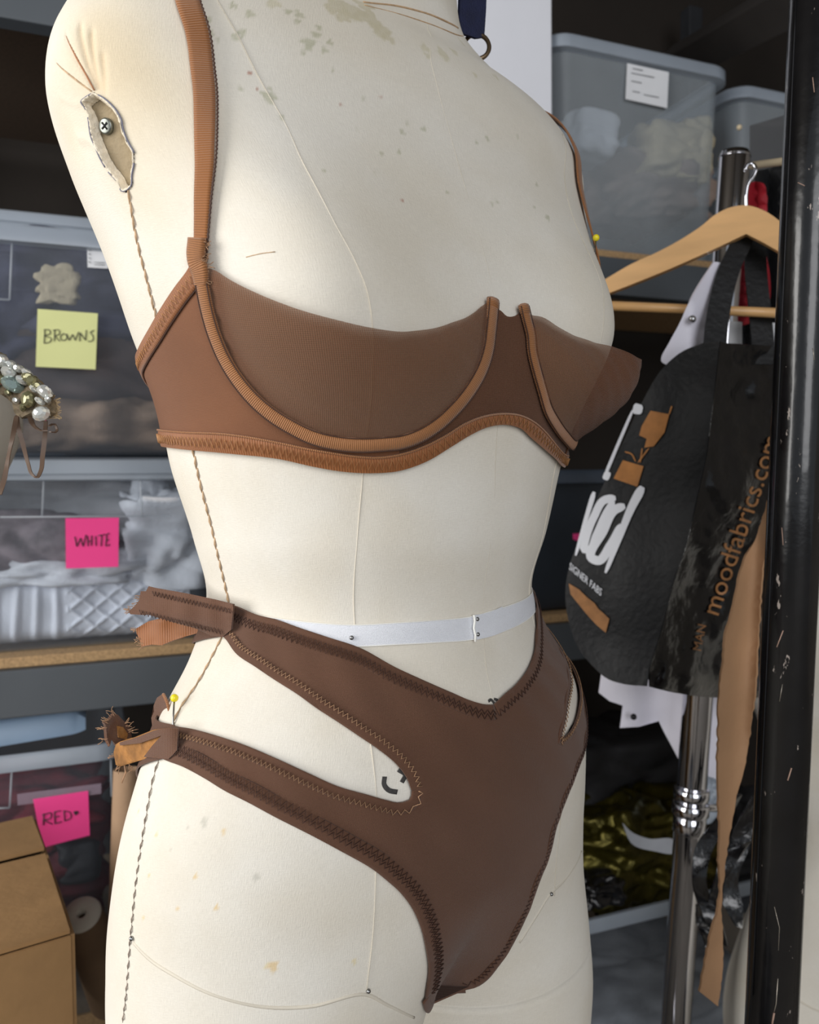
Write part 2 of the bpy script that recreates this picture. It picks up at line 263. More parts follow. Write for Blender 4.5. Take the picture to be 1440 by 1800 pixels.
# curves on the form as (angle in degrees, height in metres)
C = {
    'strap': [(-49.44, 1.3689), (-46.79, 1.3533), (-46.54, 1.3284), (-49.59, 1.3034), (-52.23, 1.2873), (-57.0, 1.2654), (-60.36, 1.248), (-61.81, 1.2399)],
    'wire_r': [(-61.59, 1.2393), (-61.78, 1.2372), (-62.27, 1.23), (-62.91, 1.2195), (-63.23, 1.2075), (-62.76, 1.1964), (-61.26, 1.1867), (-58.41, 1.1768), (-54.67, 1.1689), (-49.85, 1.162), (-45.38, 1.1571), (-39.64, 1.1539), (-34.28, 1.153), (-29.0, 1.1536), (-26.13, 1.1542), (-22.08, 1.1571), (-18.03, 1.1624), (-13.81, 1.1708), (-9.43, 1.1821), (-6.43, 1.1925), (-4.42, 1.2034), (-3.41, 1.213), (-2.52, 1.2219), (-1.72, 1.2299)],
    'cuptop_r': [(-60.95, 1.2375), (-58.75, 1.2351), (-56.88, 1.2311), (-52.5, 1.224), (-47.58, 1.218), (-42.6, 1.2134), (-37.41, 1.2101), (-31.81, 1.2077), (-25.59, 1.207), (-22.29, 1.2082), (-17.95, 1.2104), (-13.13, 1.2147), (-9.2, 1.2186), (-6.21, 1.2233), (-4.01, 1.2272), (-2.05, 1.2295)],
    'gore_top': [(-1.25, 1.2273), (0.8, 1.2262), (2.33, 1.2236), (4.66, 1.2247), (6.49, 1.2286)],
    'wire_l': [(6.38, 1.2298), (6.85, 1.2232), (7.74, 1.2145), (8.22, 1.2045), (9.89, 1.1941), (12.2, 1.1847), (15.21, 1.1754), (20.97, 1.1668), (30.37, 1.1594), (40.31, 1.1572)],
    'cuptop_l': [(6.6, 1.2283), (8.48, 1.2263), (11.03, 1.2259), (15.72, 1.2215), (20.82, 1.2178), (26.87, 1.216), (33.54, 1.216)],
    'band_top': [(-108.38, 1.1649), (-78.51, 1.1604), (-68.15, 1.1591), (-59.83, 1.1567), (-52.45, 1.1536), (-45.5, 1.1503), (-38.71, 1.1479), (-31.9, 1.146), (-25.79, 1.1475), (-19.47, 1.1522), (-13.0, 1.1598), (-8.55, 1.1657), (-3.67, 1.1688), (1.66, 1.1703), (6.43, 1.1699), (12.04, 1.1668), (21.2, 1.1582), (35.05, 1.1506)],
    'band_bot': [(-107.09, 1.1552), (-79.66, 1.1513), (-65.96, 1.1488), (-52.75, 1.1455), (-45.72, 1.1419), (-38.85, 1.1391), (-31.95, 1.1381), (-25.71, 1.1391), (-19.19, 1.1438), (-12.61, 1.1523), (-8.12, 1.1582), (-3.29, 1.1628), (2.11, 1.1645), (7.13, 1.1631), (12.72, 1.1575), (20.71, 1.151), (30.64, 1.1471)],
    'underarm': [(-63.25, 1.2362), (-64.08, 1.2346), (-69.02, 1.2276), (-75.4, 1.2193), (-82.35, 1.2116), (-93.58, 1.2038), (-107.76, 1.1999)],
    'pt_top_r': [(-80.23, 1.0649), (-76.59, 1.0641), (-68.51, 1.0604), (-60.98, 1.0582), (-54.04, 1.0545), (-44.45, 1.0491), (-35.42, 1.0433), (-24.86, 1.0316), (-17.52, 1.0235), (-10.52, 1.0155), (-5.06, 1.009), (-1.72, 1.006), (0.95, 1.0048)],
    'pt_top_l': [(0.95, 1.0048), (5.44, 1.0086), (10.25, 1.0115), (16.89, 1.0167), (24.32, 1.0237), (30.36, 1.0319), (35.58, 1.0395), (37.25, 1.0489), (34.88, 1.0578)],
    'pt_cut_r_up': [(-80.58, 1.0466), (-79.13, 1.0456), (-72.65, 1.0392), (-63.66, 1.0332), (-56.13, 1.027), (-49.48, 1.021), (-43.4, 1.0141), (-37.99, 1.0078), (-32.82, 1.0007), (-28.54, 0.994), (-24.29, 0.9855), (-21.69, 0.9774), (-20.34, 0.9701)],
    'pt_cut_r_lo': [(-20.34, 0.9701), (-20.55, 0.9655), (-22.45, 0.9649), (-25.51, 0.9675), (-29.44, 0.9716), (-35.95, 0.9777), (-42.92, 0.9854), (-50.39, 0.9924), (-58.64, 0.998), (-68.05, 1.0014), (-75.47, 1.0025), (-85.03, 1.0018)],
    'pt_leg_r': [(-83.38, 0.9869), (-74.48, 0.9859), (-66.98, 0.9823), (-60.69, 0.9774), (-55.21, 0.973), (-47.7, 0.9649), (-40.04, 0.9553), (-33.41, 0.945), (-26.58, 0.9322), (-23.16, 0.9234), (-20.99, 0.9172), (-18.16, 0.9067), (-15.62, 0.893), (-13.4, 0.875), (-11.69, 0.8576), (-10.93, 0.838)],
    'pt_cut_l_up': [(47.17, 1.0114), (42.22, 1.006), (40.15, 1.0033), (30.27, 0.9922), (26.01, 0.9822), (23.69, 0.9769), (22.2, 0.9696)],
    'pt_cut_l_lo': [(22.2, 0.9696), (24.12, 0.9666), (28.23, 0.9668), (34.33, 0.9703), (41.32, 0.9767), (47.42, 0.9815)],
    'pt_leg_l': [(52.85, 0.9495), (41.59, 0.9494), (34.91, 0.9435), (27.44, 0.9315), (22.26, 0.9171), (19.88, 0.8994), (16.57, 0.8842), (14.48, 0.8686), (12.82, 0.8555), (11.12, 0.8423), (9.4, 0.8314), (8.11, 0.8238), (6.65, 0.8193), (4.97, 0.8175)],
    'crotch': [(4.97, 0.8175), (3.78, 0.8102), (2.94, 0.8039), (-5.66, 0.8198), (-10.93, 0.838)],
    'tape_top': [(-60.72, 1.0588), (-37.31, 1.0555), (-20.11, 1.0555), (-0.52, 1.0546), (14.44, 1.0567), (32.44, 1.0592)],
    'tape_bot': [(-59.35, 1.0476), (-40.36, 1.0445), (-19.81, 1.0436), (-0.41, 1.0414), (12.93, 1.0422), (31.56, 1.0459)],
    'seam_cf': [(9.76, 1.4276), (-2.07, 1.379), (-0.31, 1.3352), (0.02, 1.2856), (-0.15, 1.2578), (0.32, 1.2383), (-0.15, 1.2032), (0.83, 1.1632), (2.4, 1.1296), (3.22, 1.0953), (4.68, 1.0546), (2.3, 1.0165), (1.67, 1.0044)],
    'seam_pr': [(-44.65, 1.377), (-43.57, 1.3726), (-38.64, 1.3527), (-35.81, 1.333), (-34.18, 1.3118), (-34.16, 1.2845), (-33.7, 1.2555), (-32.11, 1.2377), (-31.14, 1.2245), (-31.08, 1.209), (-32.0, 1.1883), (-32.84, 1.1638), (-33.98, 1.1365), (-36.83, 1.1021), (-38.08, 1.0675), (-36.69, 1.049), (-32.38, 1.0175), (-29.25, 0.9901), (-27.45, 0.9696), (-26.37, 0.9457), (-25.47, 0.9206), (-24.93, 0.8916), (-25.39, 0.8629)],
    'seam_side': [(-73.59, 1.2792), (-77.99, 1.257), (-79.46, 1.2382), (-80.5, 1.223), (-82.51, 1.1961), (-82.95, 1.1695), (-81.48, 1.1483), (-82.3, 1.1236), (-83.32, 1.0982), (-83.16, 1.0701), (-81.66, 1.0621), (-82.25, 1.0526), (-84.45, 1.0341), (-86.41, 1.0182), (-87.8, 1.0112), (-87.07, 0.9993), (-87.12, 0.9813), (-84.37, 0.9539), (-82.63, 0.9251), (-81.81, 0.8949), (-83.06, 0.8627), (-85.37, 0.8455)],
    'seam_leg_r': [(-80.4, 0.8936), (-73.54, 0.8876), (-66.99, 0.8828), (-55.7, 0.8729), (-44.87, 0.8653), (-36.55, 0.8621), (-25.83, 0.8607), (-20.85, 0.8495), (-12.94, 0.8294)],
    'seam_leg_l': [(46.06, 0.8699), (35.22, 0.8688), (28.07, 0.8673), (23.45, 0.8666), (18.04, 0.8559), (14.27, 0.8434)],
    'neck_ring': [(-14.3, 1.4114), (-5.47, 1.4192), (7.27, 1.4252), (23.0, 1.4299), (33.33, 1.4328)],
    'arm_slot': [(-71.67, 1.323), (-69.66, 1.3205), (-68.56, 1.3181), (-67.47, 1.3139), (-67.19, 1.3085), (-67.46, 1.3067), (-67.64, 1.2992), (-67.42, 1.2962), (-67.28, 1.2943), (-68.26, 1.29), (-70.52, 1.284), (-71.68, 1.2804), (-75.35, 1.2792), (-75.21, 1.2824), (-76.62, 1.2886), (-77.22, 1.2941), (-77.33, 1.2989), (-77.41, 1.3047), (-76.8, 1.3084), (-76.01, 1.3121), (-75.67, 1.3172), (-76.32, 1.32), (-74.44, 1.3216)],
    'screw': [(-72.91, 1.3086)],
    'pin_yellow': [(-86.63, 1.0016), (-88.18, 1.0121)],
    'pins': [(-37.8, 1.0488), (1.28, 1.0528), (1.09, 1.0439), (-25.15, 0.8623), (23.45, 0.8666), (-81.07, 0.8957)],
    'mark_c': [(-23.36, 0.9819), (-21.74, 0.9784), (-22.36, 0.9748)],
    'mark_c2': [(-26.2, 0.9793), (-26.16, 0.9755), (-24.92, 0.9718), (-23.16, 0.9702)],
    'mark_l': [(35.47, 0.9728), (31.19, 0.9709), (29.07, 0.9667)],
    'mark_v': [(0.24, 1.0072), (1.37, 1.0073), (1.84, 1.0056)],
    'mark_v2': [(2.17, 1.0076), (3.14, 1.0065), (3.3, 1.0052)],
    'stains': [('ol', -21.67, 1.3917, 0.0062), ('ol', -18.03, 1.3938, 0.00744), ('ol', -14.71, 1.3915, 0.00744), ('ol', -12.68, 1.3851, 0.00527), ('ol', -11.27, 1.3811, 0.00341), ('ol', -20.38, 1.3848, 0.00372), ('ol', -14.49, 1.4065, 0.0062), ('ol2', -2.67, 1.3842, 0.00279), ('ol2', -2.68, 1.3794, 0.00186), ('ol2', 1.83, 1.3867, 0.00341), ('ol2', 2.01, 1.3833, 0.00217), ('ol2', 6.4, 1.394, 0.00248), ('ol2', 23.96, 1.4202, 0.00217), ('ol2', 18.15, 1.3897, 0.00186), ('ol2', 9.52, 1.3806, 0.00155), ('ol2', -33.75, 1.3806, 0.00341), ('ol2', -20.41, 1.3979, 0.00372), ('gr', -26.97, 1.3605, 0.00295), ('gr', -23.08, 1.3646, 0.00155), ('gr', -24.01, 1.3592, 0.00155), ('gr', -27.86, 1.355, 0.00109), ('gr', -25.57, 1.3671, 0.00186), ('gr', -25.04, 1.3724, 0.00139), ('gr', -28.75, 1.3774, 0.00217), ('gr', -30.77, 1.3774, 0.00186), ('gr', -29.13, 1.3728, 0.00155), ('gr', -37.57, 1.3695, 0.00217), ('gr', -38.71, 1.3578, 0.00186), ('gr', -39.77, 1.3547, 0.00155), ('gr', -44.07, 1.3546, 0.00124), ('gr', -43.0, 1.3519, 0.00093), ('gr', -40.88, 1.3726, 0.00186), ('gr', -44.81, 1.3615, 0.00155), ('gr', -35.24, 1.3251, 0.0031), ('gr', -39.97, 1.3273, 0.00139), ('gr', -34.25, 1.3143, 0.00139), ('gr', -34.47, 1.33, 0.00124), ('gr', -11.08, 1.3246, 0.00139), ('gr', -17.06, 1.3063, 0.00109), ('gr', -13.08, 1.3106, 0.00093), ('gr', -30.78, 1.2866, 0.00077), ('gr', -19.86, 1.2921, 0.00077), ('gr', -6.06, 1.3307, 0.00139), ('gr', 9.22, 1.34, 0.00139), ('gr', 6.03, 1.3343, 0.00093), ('gr', 18.3, 1.3501, 0.00093), ('gr', 21.78, 1.3205, 0.00109), ('gr', 21.79, 1.2968, 0.00186), ('gr', 18.4, 1.3013, 0.00093), ('gr', 7.53, 1.297, 0.00093), ('gr', 5.88, 1.2939, 0.00093), ('gr', -5.03, 1.293, 0.00093), ('gr', -9.39, 1.3313, 0.00093), ('gr', -17.57, 1.3381, 0.00093), ('gr', -22.54, 1.3498, 0.00093), ('gr', -20.37, 1.3178, 0.00077), ('rd', -36.91, 1.3292, 0.00077), ('rd', -35.14, 1.3516, 0.00068), ('rd', -37.49, 1.3373, 0.00093), ('rd', -16.46, 1.2798, 0.00068), ('rd', -14.07, 1.3417, 0.00062), ('rd', -22.1, 1.3299, 0.00062), ('or', -59.17, 0.9576, 0.00139), ('or', -63.92, 0.9343, 0.00139), ('or', -57.59, 0.9193, 0.00139), ('or', -67.19, 0.9172, 0.00109), ('or', -44.18, 0.8863, 0.00248), ('or', -44.43, 0.8876, 0.00155), ('ye', -90.07, 0.9578, 0.00124), ('ye', -78.51, 0.9516, 0.00124), ('ye', -77.59, 0.9087, 0.00124), ('ye', -28.23, 0.8812, 0.00155), ('ye', -45.33, 0.8873, 0.00155), ('ye', -77.92, 0.9305, 0.00093), ('gy', -64.57, 0.961, 0.00217), ('gy', -49.77, 0.9348, 0.00186), ('gy', -64.98, 0.9629, 0.00124), ('gy', -72.46, 0.9466, 0.00062), ('gy', -61.66, 0.923, 0.00056), ('gy', -72.13, 0.9455, 0.00062), ('gy', -8.85, 1.0815, 0.00062), ('gy', -68.83, 0.958, 0.00077), ('wm', -68.73, 1.3369, 0.02325), ('wm', -66.89, 1.3151, 0.0186), ('wm', -72.02, 1.351, 0.0155), ('wm', -53.02, 1.3254, 0.0186), ('wm', -70.79, 1.2788, 0.0155), ('wm', -61.98, 1.3501, 0.0186), ('wm', -86.7, 1.3056, 0.0124)],
    'crease_a': [(-71.34, 1.3245), (-72.65, 1.3322), (-75.19, 1.341), (-79.67, 1.3524)],
    'crease_b': [(-72.3, 1.3242), (-76.85, 1.3312), (-84.41, 1.3415)],
    'crease_c': [(-75.62, 1.3188), (-80.68, 1.3215), (-85.37, 1.3259)],
    'soft_d': [(-70.44, 1.3264), (-71.64, 1.3388), (-74.15, 1.3541)],
    'soft_e': [(-69.47, 1.3263), (-69.53, 1.337), (-70.24, 1.3507)],
    'soft_f': [(-68.46, 1.3247), (-67.26, 1.3326), (-67.02, 1.3394)],
    'soft_g': [(-77.33, 1.2989), (-79.54, 1.3041), (-82.97, 1.3059)],
    'thread_mark': [(-52.61, 1.2397), (-49.51, 1.2406), (-46.88, 1.2409)],
}

# ------------------------------------------------------------------ the setting: a store room, open towards the daylight behind the camera
SH_O = Vector((-.445, 1.06, 0)); SH_S = Vector((.932, .363, 0)); SH_N = Vector((-.363, .932, 0)); ZUP = Vector((0, 0, 1))
SH = (SH_S, SH_N, ZUP)
def sh(s, n, z): return SH_O + SH_S * s + SH_N * n + ZUP * z
def on_shelf(px, py, n=0.):
    """the place seen at a pixel on the upright plane n metres behind the shelf front"""
    o = Vector((0, 0, CAM_Z)); d = at(px, py, 1) - o; q = SH_O + SH_N * n
    return o + d * ((q - o).dot(SH_N) / d.dot(SH_N))
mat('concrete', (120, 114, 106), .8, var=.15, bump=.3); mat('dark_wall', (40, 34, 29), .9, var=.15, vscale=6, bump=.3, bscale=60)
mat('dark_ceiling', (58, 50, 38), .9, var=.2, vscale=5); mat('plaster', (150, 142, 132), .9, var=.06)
def wall(name, a, b, z0, z1, t, m):
    a, b = Vector(a), Vector(b); u = (b - a); L_ = u.length; u.normalize(); n = Vector((-u.y, u.x, 0))
    return struct(MB().box((a + b) / 2 + ZUP * ((z0 + z1) / 2) + n * (t / 2), L_, t, z1 - z0, (u, n, ZUP)).build(name, m, smooth=False))
struct(MB().box((0, .2, -.05), 7, 8, .1).build('floor', 'concrete', smooth=False))
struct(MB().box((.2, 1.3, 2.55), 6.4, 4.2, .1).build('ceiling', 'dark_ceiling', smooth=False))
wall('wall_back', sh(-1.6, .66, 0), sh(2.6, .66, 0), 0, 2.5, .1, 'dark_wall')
wall('wall_right', (2.2, 2.6, 0), (2.2, -.6, 0), 0, 2.5, .1, 'plaster')

# ------------------------------------------------------------------ surface helpers for what lies on the form
def line_on(c, n, off=0., form=None):
    q = spline(c, n); P, N = (form or MAIN).surf(q[:, 0], q[:, 1], off)
    T = np.gradient(P, axis=0); T /= np.linalg.norm(T, axis=1, keepdims=True) + 1e-12
    return P, N, T, np.cross(N, T)
def clen(P): return float(np.linalg.norm(np.diff(P, axis=0), axis=1).sum())
def thread(mb, c, r, off=.0002, step=.003):
    P = line_on(c, 40, off)[0]; n = max(8, int(clen(P) / step)); P = line_on(c, n, off)[0]
    mb.tube(P, r, 5)
def ribbon_on(mb, c, width, thick, off, n=90, form=None, w_end=None, shift=0.):
    """a flat band along a curve: real thickness, rounded section"""
    P, N, T, Bn = line_on(c, n, off, form)
    ws = np.full(n, width) if w_end is None else np.interp(np.linspace(0, 1, n), np.linspace(0, 1, len(w_end)), w_end)
    P = P + Bn * shift
    mb.tube(P, list(ws / 2), 10, flat=([tuple(x) for x in N], None)) if False else None
    G, UV, d = [], [], 0.
    prof = [(-1, 0), (-.96, .8), (-.6, 1), (0, 1.05), (.6, 1), (.96, .8), (1, 0), (.9, -.3), (0, -.3), (-.9, -.3)]
    for i in range(n):
        if i: d += np.linalg.norm(P[i] - P[i - 1])
        G.append([P[i] + Bn[i] * (a * ws[i] / 2) + N[i] * (b * thick) for a, b in prof]); UV.append([(d, a * ws[i] / 2) for a, b in prof])
    k0 = len(mb.v); mb.grid(G, UV, closed=True); m_ = len(prof)
    mb.f.append(tuple(k0 + j for j in range(m_))[::-1]); mb.f.append(tuple(k0 + (n - 1) * m_ + j for j in range(m_)))
    return mb
def zigzag(mb, c, inset, amp, pitch, off, r=.00022, form=None, jit=.12):
    P = line_on(c, 60, off)[0]; n = max(4, int(clen(P) / (pitch / 2)))
    P, N, T, Bn = line_on(c, n, off, form)
    Q = []
    for i in range(n):
        a = amp * (1 if i % 2 else -1) * (1 + random.uniform(-jit, jit))
        Q.append(P[i] + Bn[i] * (inset + a) + N[i] * (.00025 if i % 2 else .0001))
    mb.tube(Q, r, 4)
def inside(pts, poly):
    x, y = pts[:, 0], pts[:, 1]; r = np.zeros(len(pts), bool); n = len(poly); j = n - 1
    for i in range(n):
        xi, yi, xj, yj = poly[i][0], poly[i][1], poly[j][0], poly[j][1]
        r ^= ((yi > y) != (yj > y)) & (x < (xj - xi) * (y - yi) / (yj - yi + 1e-15) + xi); j = i
    return r
def fill2d(poly, step):
    """triangles inside a closed 2-D outline with inner points"""
    poly = np.array(poly, float); keep = [0]
    for i in range(1, len(poly)):
        if np.linalg.norm(poly[i] - poly[keep[-1]]) > step * .12: keep.append(i)
    poly = poly[keep]
    if np.linalg.norm(poly[0] - poly[-1]) < step * .12: poly = poly[:-1]
    lo, hi = poly.min(0), poly.max(0); xs = np.arange(lo[0], hi[0], step); ys = np.arange(lo[1], hi[1], step * .87)
    g = np.array([(x + (step / 2 if j % 2 else 0), y) for j, y in enumerate(ys) for x in xs])
    g = g[inside(g, poly)]
    if len(g):
        dm = np.sqrt(((g[:, None, :] - poly[None]) ** 2).sum(-1)).min(1); g = g[dm > step * .55]
    n = len(poly); V = [Vector((float(a), float(b))) for a, b in np.vstack([poly, g]) ] if len(g) else [Vector((float(a), float(b))) for a, b in poly]
    r = geometry.delaunay_2d_cdt(V, [(i, (i + 1) % n) for i in range(n)], [list(range(n))], 1, 1e-7)
    return np.array([tuple(v) for v in r[0]]), [tuple(f) for f in r[2]]
KU = .11
def panel(outline, off, name, m, parent, step=.0035, solid=.0007):
    """cloth laid over the form inside an outline of (angle, height) points"""
    poly = [(math.radians(a) * KU, z) for a, z in outline]
    V, F = fill2d(poly, step); thd, z = np.degrees(V[:, 0] / KU), V[:, 1]
    o_ = off(thd, z) if callable(off) else np.full(len(z), off)
    P, N = MAIN.surf(thd, z, o_)
    ar = sum((V[b][0] - V[a][0]) * (V[c][1] - V[a][1]) - (V[b][1] - V[a][1]) * (V[c][0] - V[a][0]) for a, b, c in [f[:3] for f in F[:50]])
    if ar < 0: F = [f[::-1] for f in F]
    return MB().add(P, F, V).build(name, m, parent, solid=solid, soff=0)
def sp(name_or_pts, n): return [tuple(p) for p in spline(C[name_or_pts] if isinstance(name_or_pts, str) else name_or_pts, n)]
def mir(c): return [(-a, z) for a, z in c]

# ------------------------------------------------------------------ the dress form
linen('canvas_stained', True); linen('canvas', False)
mat('seam_thread', (214, 206, 190), .8); mat('tan_thread', (190, 160, 126), .8, var=.25, vscale=300); mat('grey_thread', (140, 126, 114), .8, var=.3, vscale=300)
mat('pen_line', (112, 112, 128), .6); mat('slot_board', (150, 134, 106), .8, var=.2, vscale=90, bump=.5, bscale=300)
mat('slot_edge', (232, 220, 198), .9, var=.15, vscale=300, bump=.6, bscale=500); mat('screw_steel', (125, 128, 122), .35, metal=.9, var=.3, vscale=400)
mat('dark_steel', (38, 38, 40), .4, metal=.6); mat('marker_ink', (62, 60, 58), .8, var=.3, vscale=600); mat('rust_crease', (170, 118, 84), .9)
mat('white_thread', (236, 232, 220), .8)
def slotpoly(): return sp(C['arm_slot'] + C['arm_slot'][:1], 90)[:-1]
STC = dict(ol=(.80, .78, .66), ol2=(.84, .83, .72), gr=(.66, .69, .58), rd=(.62, .38, .34), ye=(.97, .90, .68), gy=(.80, .81, .80), wm=(1.0, .955, .87))
STC['or'] = (.96, .80, .56)
def make_torso(form, parent, hero, z_lo=.62, z_hi=1.53, name='torso'):
    if hero:
        th = np.unique(np.r_[np.arange(-180, -118, 2.), np.arange(-118, 64, .42), np.arange(64, 180, 2.)])
        z = np.unique(np.r_[np.arange(z_lo, .80, .006), np.arange(.80, 1.45, .0017), np.arange(1.45, z_hi, .004), z_hi])
    else:
        th = np.arange(-180, 180, 4.); z = np.linspace(z_lo, z_hi, 90)
    T, Z = np.meshgrid(th, z); nz, nt_ = T.shape
    off = np.zeros_like(T); colr = np.ones(T.shape + (3,))
    if hero:
        for k, a, zz, r in C['stains']:
            ph = random.uniform(0, 6.28); rr = .145 if zz < 1.25 else .15
            dx = np.radians(T - a) * rr; dz_ = Z - zz
            if k == 'wm':
                g = np.exp(-(dx ** 2 + dz_ ** 2) / (2 * r * r * 1.2)) * .75
            else:
                ang = np.arctan2(dz_, dx); d = np.sqrt(dx ** 2 + dz_ ** 2)
                re = r * (1 + .25 * np.sin(3 * ang + ph) + .15 * np.sin(5 * ang + 2 * ph))
                g = np.clip((re - d) / (.0012 if r > .002 else .0008) + .5, 0, 1)
                g = g * (.75 + .25 * np.clip(d / (re + 1e-9), 0, 1) ** 2) if k in ('ol', 'ol2', 'gr') else g
            c3 = np.array(STC[k]); colr = colr * (1 - g[..., None]) + np.minimum(colr, c3 if k != 'wm' else colr * c3) * g[..., None]
        for nm, dep in (('crease_a', .0009), ('crease_b', .0007), ('crease_c', -.0009), ('soft_d', .0011), ('soft_e', .001), ('soft_f', .0007), ('soft_g', -.0009)):
            q = spline(C[nm], 24)
            dd = np.full(T.shape, 9.)
            for a, zz in q: dd = np.minimum(dd, (np.radians(T - a) * .16) ** 2 + (Z - zz) ** 2)
            wd = .0011 if nm[0] == 'c' else .0026
            off -= dep * np.exp(-dd / wd ** 2)
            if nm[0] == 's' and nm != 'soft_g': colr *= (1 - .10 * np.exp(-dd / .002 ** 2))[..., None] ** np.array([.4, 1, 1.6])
        off += .0002 * np.sin(T * .21 + 40 * Z) * np.sin(Z * 75 + T * .06)
    P, N = form.surf(T, Z, off)
    F = []
    idx = np.arange(nz * nt_).reshape(nz, nt_)
    a = idx[:-1]; b = np.roll(a, -1, 1); d = idx[1:]; c = np.roll(d, -1, 1)
    quads = np.stack([a, b, c, d], -1).reshape(-1, 4)
    if hero:
        cen = np.stack([T[:-1] + .2, (Z[:-1] + Z[1:]) / 2], -1).reshape(-1, 2)
        near = (np.abs(cen[:, 0] + 72) < 8) & (np.abs(cen[:, 1] - 1.3) < .03); kill = np.zeros(len(cen), bool)
        kill[near] = inside(cen[near], slotpoly()); quads = quads[~kill]
    V = P.reshape(-1, 3); top, bot = V[-nt_:].mean(0), V[:nt_].mean(0)
    I = np.array(pinv(parent)); V = np.vstack([V, top + (0, 0, .004), bot]); V = V @ I[:3, :3].T + I[:3, 3]
    n0 = nz * nt_
    capF = [(int(idx[-1, j]), int(idx[-1, (j + 1) % nt_]), n0) for j in range(nt_)] + [(int(idx[0, (j + 1) % nt_]), int(idx[0, j]), n0 + 1) for j in range(nt_)]
    me = bpy.data.meshes.new(name); me.from_pydata(V.tolist(), [], quads.tolist() + capF)
    uvv = np.vstack([np.stack([np.radians(T) * .13, Z], -1).reshape(-1, 2), [[0, 0], [0, 0]]])
    li = np.empty(len(me.loops), int); me.loops.foreach_get('vertex_index', li)
    me.uv_layers.new(name='UVMap').data.foreach_set('uv', uvv[li].ravel())
    if hero:
        ca = me.color_attributes.new('stain', 'FLOAT_COLOR', 'POINT')
        cc = np.ones((len(V), 4)); cc[:n0, :3] = colr.reshape(-1, 3); ca.data.foreach_set('color', cc.ravel())
    me.materials.append(MATS['canvas_stained' if hero else 'canvas'])
    me.polygons.foreach_set('use_smooth', [True] * len(me.polygons)); me.update()
    o = bpy.data.objects.new(name, me); col.objects.link(o); o.parent = parent
    return o
def make_stand(form, parent, z_top, R=.20):
    c = Vector((form.x, form.y, 0))
    MB().tube([c + ZUP * .03, c + ZUP * (z_top + .02)], .016, 16).build('stand_pole', 'dark_steel', parent)
    MB().lathe([(1e-4, .0), (R, .0), (R + .005, .006), (R, .012), (.05, .03), (.02, .045), (1e-4, .045)], c, 40).build('stand_base', 'dark_steel', parent)

form = thing('dress_form', 'large cream canvas dress form wearing the brown bra and briefs', 'dress form', (MAIN.x, MAIN.y, 0), MAIN.phi)
make_torso(MAIN, form, True)
make_stand(MAIN, form, .62)
for nm, cv in (('princess_seam', C['seam_pr']), ('center_seam', C['seam_cf']), ('princess_seam', mir(C['seam_pr'])), ('leg_seam', C['seam_leg_r']), ('leg_seam', C['seam_leg_l'])):
    mb = MB(); rr = .0011 if nm == 'leg_seam' else (.00032 if nm == 'princess_seam' else .00018)
    thread(mb, cv, rr, .0001 if nm == 'princess_seam' else (-.00005 if nm == 'center_seam' else -.0004)); mb.build(nm, 'seam_thread', form)
mb = MB(); thread(mb, C['neck_ring'], .0006, .0002); thread(mb, [(a, z - .004 - .003 * math.sin(i * .8)) for i, (a, z) in enumerate(C['neck_ring'])], .0004, .0001); mb.build('neck_seam', 'tan_thread', form)
# hand stitches of the side seam: slanting loops, each drawn by its own thread
ss = spline(C['seam_side'], 70)
mb, mb2 = MB(), MB()
for i in range(len(ss) - 1):
    a, b = ss[i], ss[i + 1]
    tgt = mb if a[1] > 1.0 else mb2
    j = random.uniform(.8, 1.3); k_ = 1. if tgt is mb else .7; full = b; b = a + (b - a) * k_
    P = MAIN.surf([a[0] + .30 * j, a[0] * .6 + b[0] * .4 + .2, b[0] - .35 * j], [a[1], a[1] * .4 + b[1] * .6, b[1] - .0008], [.0002, .0009, .0001])[0]
    tgt.tube(P, [.0003, .00062, .00018] if tgt is mb else [.0002, .00046, .00014], 6)
    P = MAIN.surf([a[0] - .1, full[0] - .1], [a[1], full[1]], [.0001, .0001])[0]; tgt.tube(P, .0002 if tgt is mb else .00013, 4)
mb.build('side_seam_stitches', 'tan_thread', form)['kind'] = 'stuff'; mb2.build('side_seam_stitches', 'grey_thread', form)['kind'] = 'stuff'
for nm, m_ in (('crease_a', 'rust_crease'), ('crease_b', 'tan_thread')):
    q = spline(C[nm], 20); P = MAIN.surf(q[:, 0], q[:, 1], -.0003)[0]
    MB().tube(P, list(np.interp(np.linspace(0, 1, 20), [0, .5, 1], [.0004, .00045, .0001])), 5).build('fabric_crease', m_, form)
# arm slot: board inside the opening, torn canvas edge, blue pencil outline, cross-head screw
sl = slotpoly(); ce = np.mean(sl, 0)
def shrink(k): return [(ce[0] + (a - ce[0]) * k, ce[1] + (z - ce[1]) * (k * .5 + .5)) for a, z in sl]
mb = MB(); G = []
for k, o_ in ((1.03, .0004), (.99, .0010), (.93, .0002), (.86, -.002), (.80, -.004)):
    q = np.array(shrink(k)); q = q + np.random.normal(0, 1, q.shape) * (.10, .00015); P = MAIN.surf(q[:, 0], q[:, 1], o_)[0]; G.append([tuple(p) for p in P])
mb.grid(G, closed=True).build('slot_edge', 'slot_edge', form)
panel(shrink(.99), -.0042, 'slot_board', 'slot_board', form, solid=0)
for a, b in ((2, 28), (31, 48), (50, 55), (56, 76), (78, 89)):
    q = sl[a:b]; mb = MB(); mb.tube(MAIN.surf([p[0] + (p[0] - ce[0]) * .08 for p in q], [p[1] for p in q], .0006)[0], .0004, 5); mb.build('pencil_line', 'pen_line', form)
sP, sN = MAIN.surf(C['screw'][0][0], C['screw'][0][1], -.003); sP, sN = Vector(sP), Vector(sN)
sa = sN.cross(ZUP).normalized(); sb = sN.cross(sa)
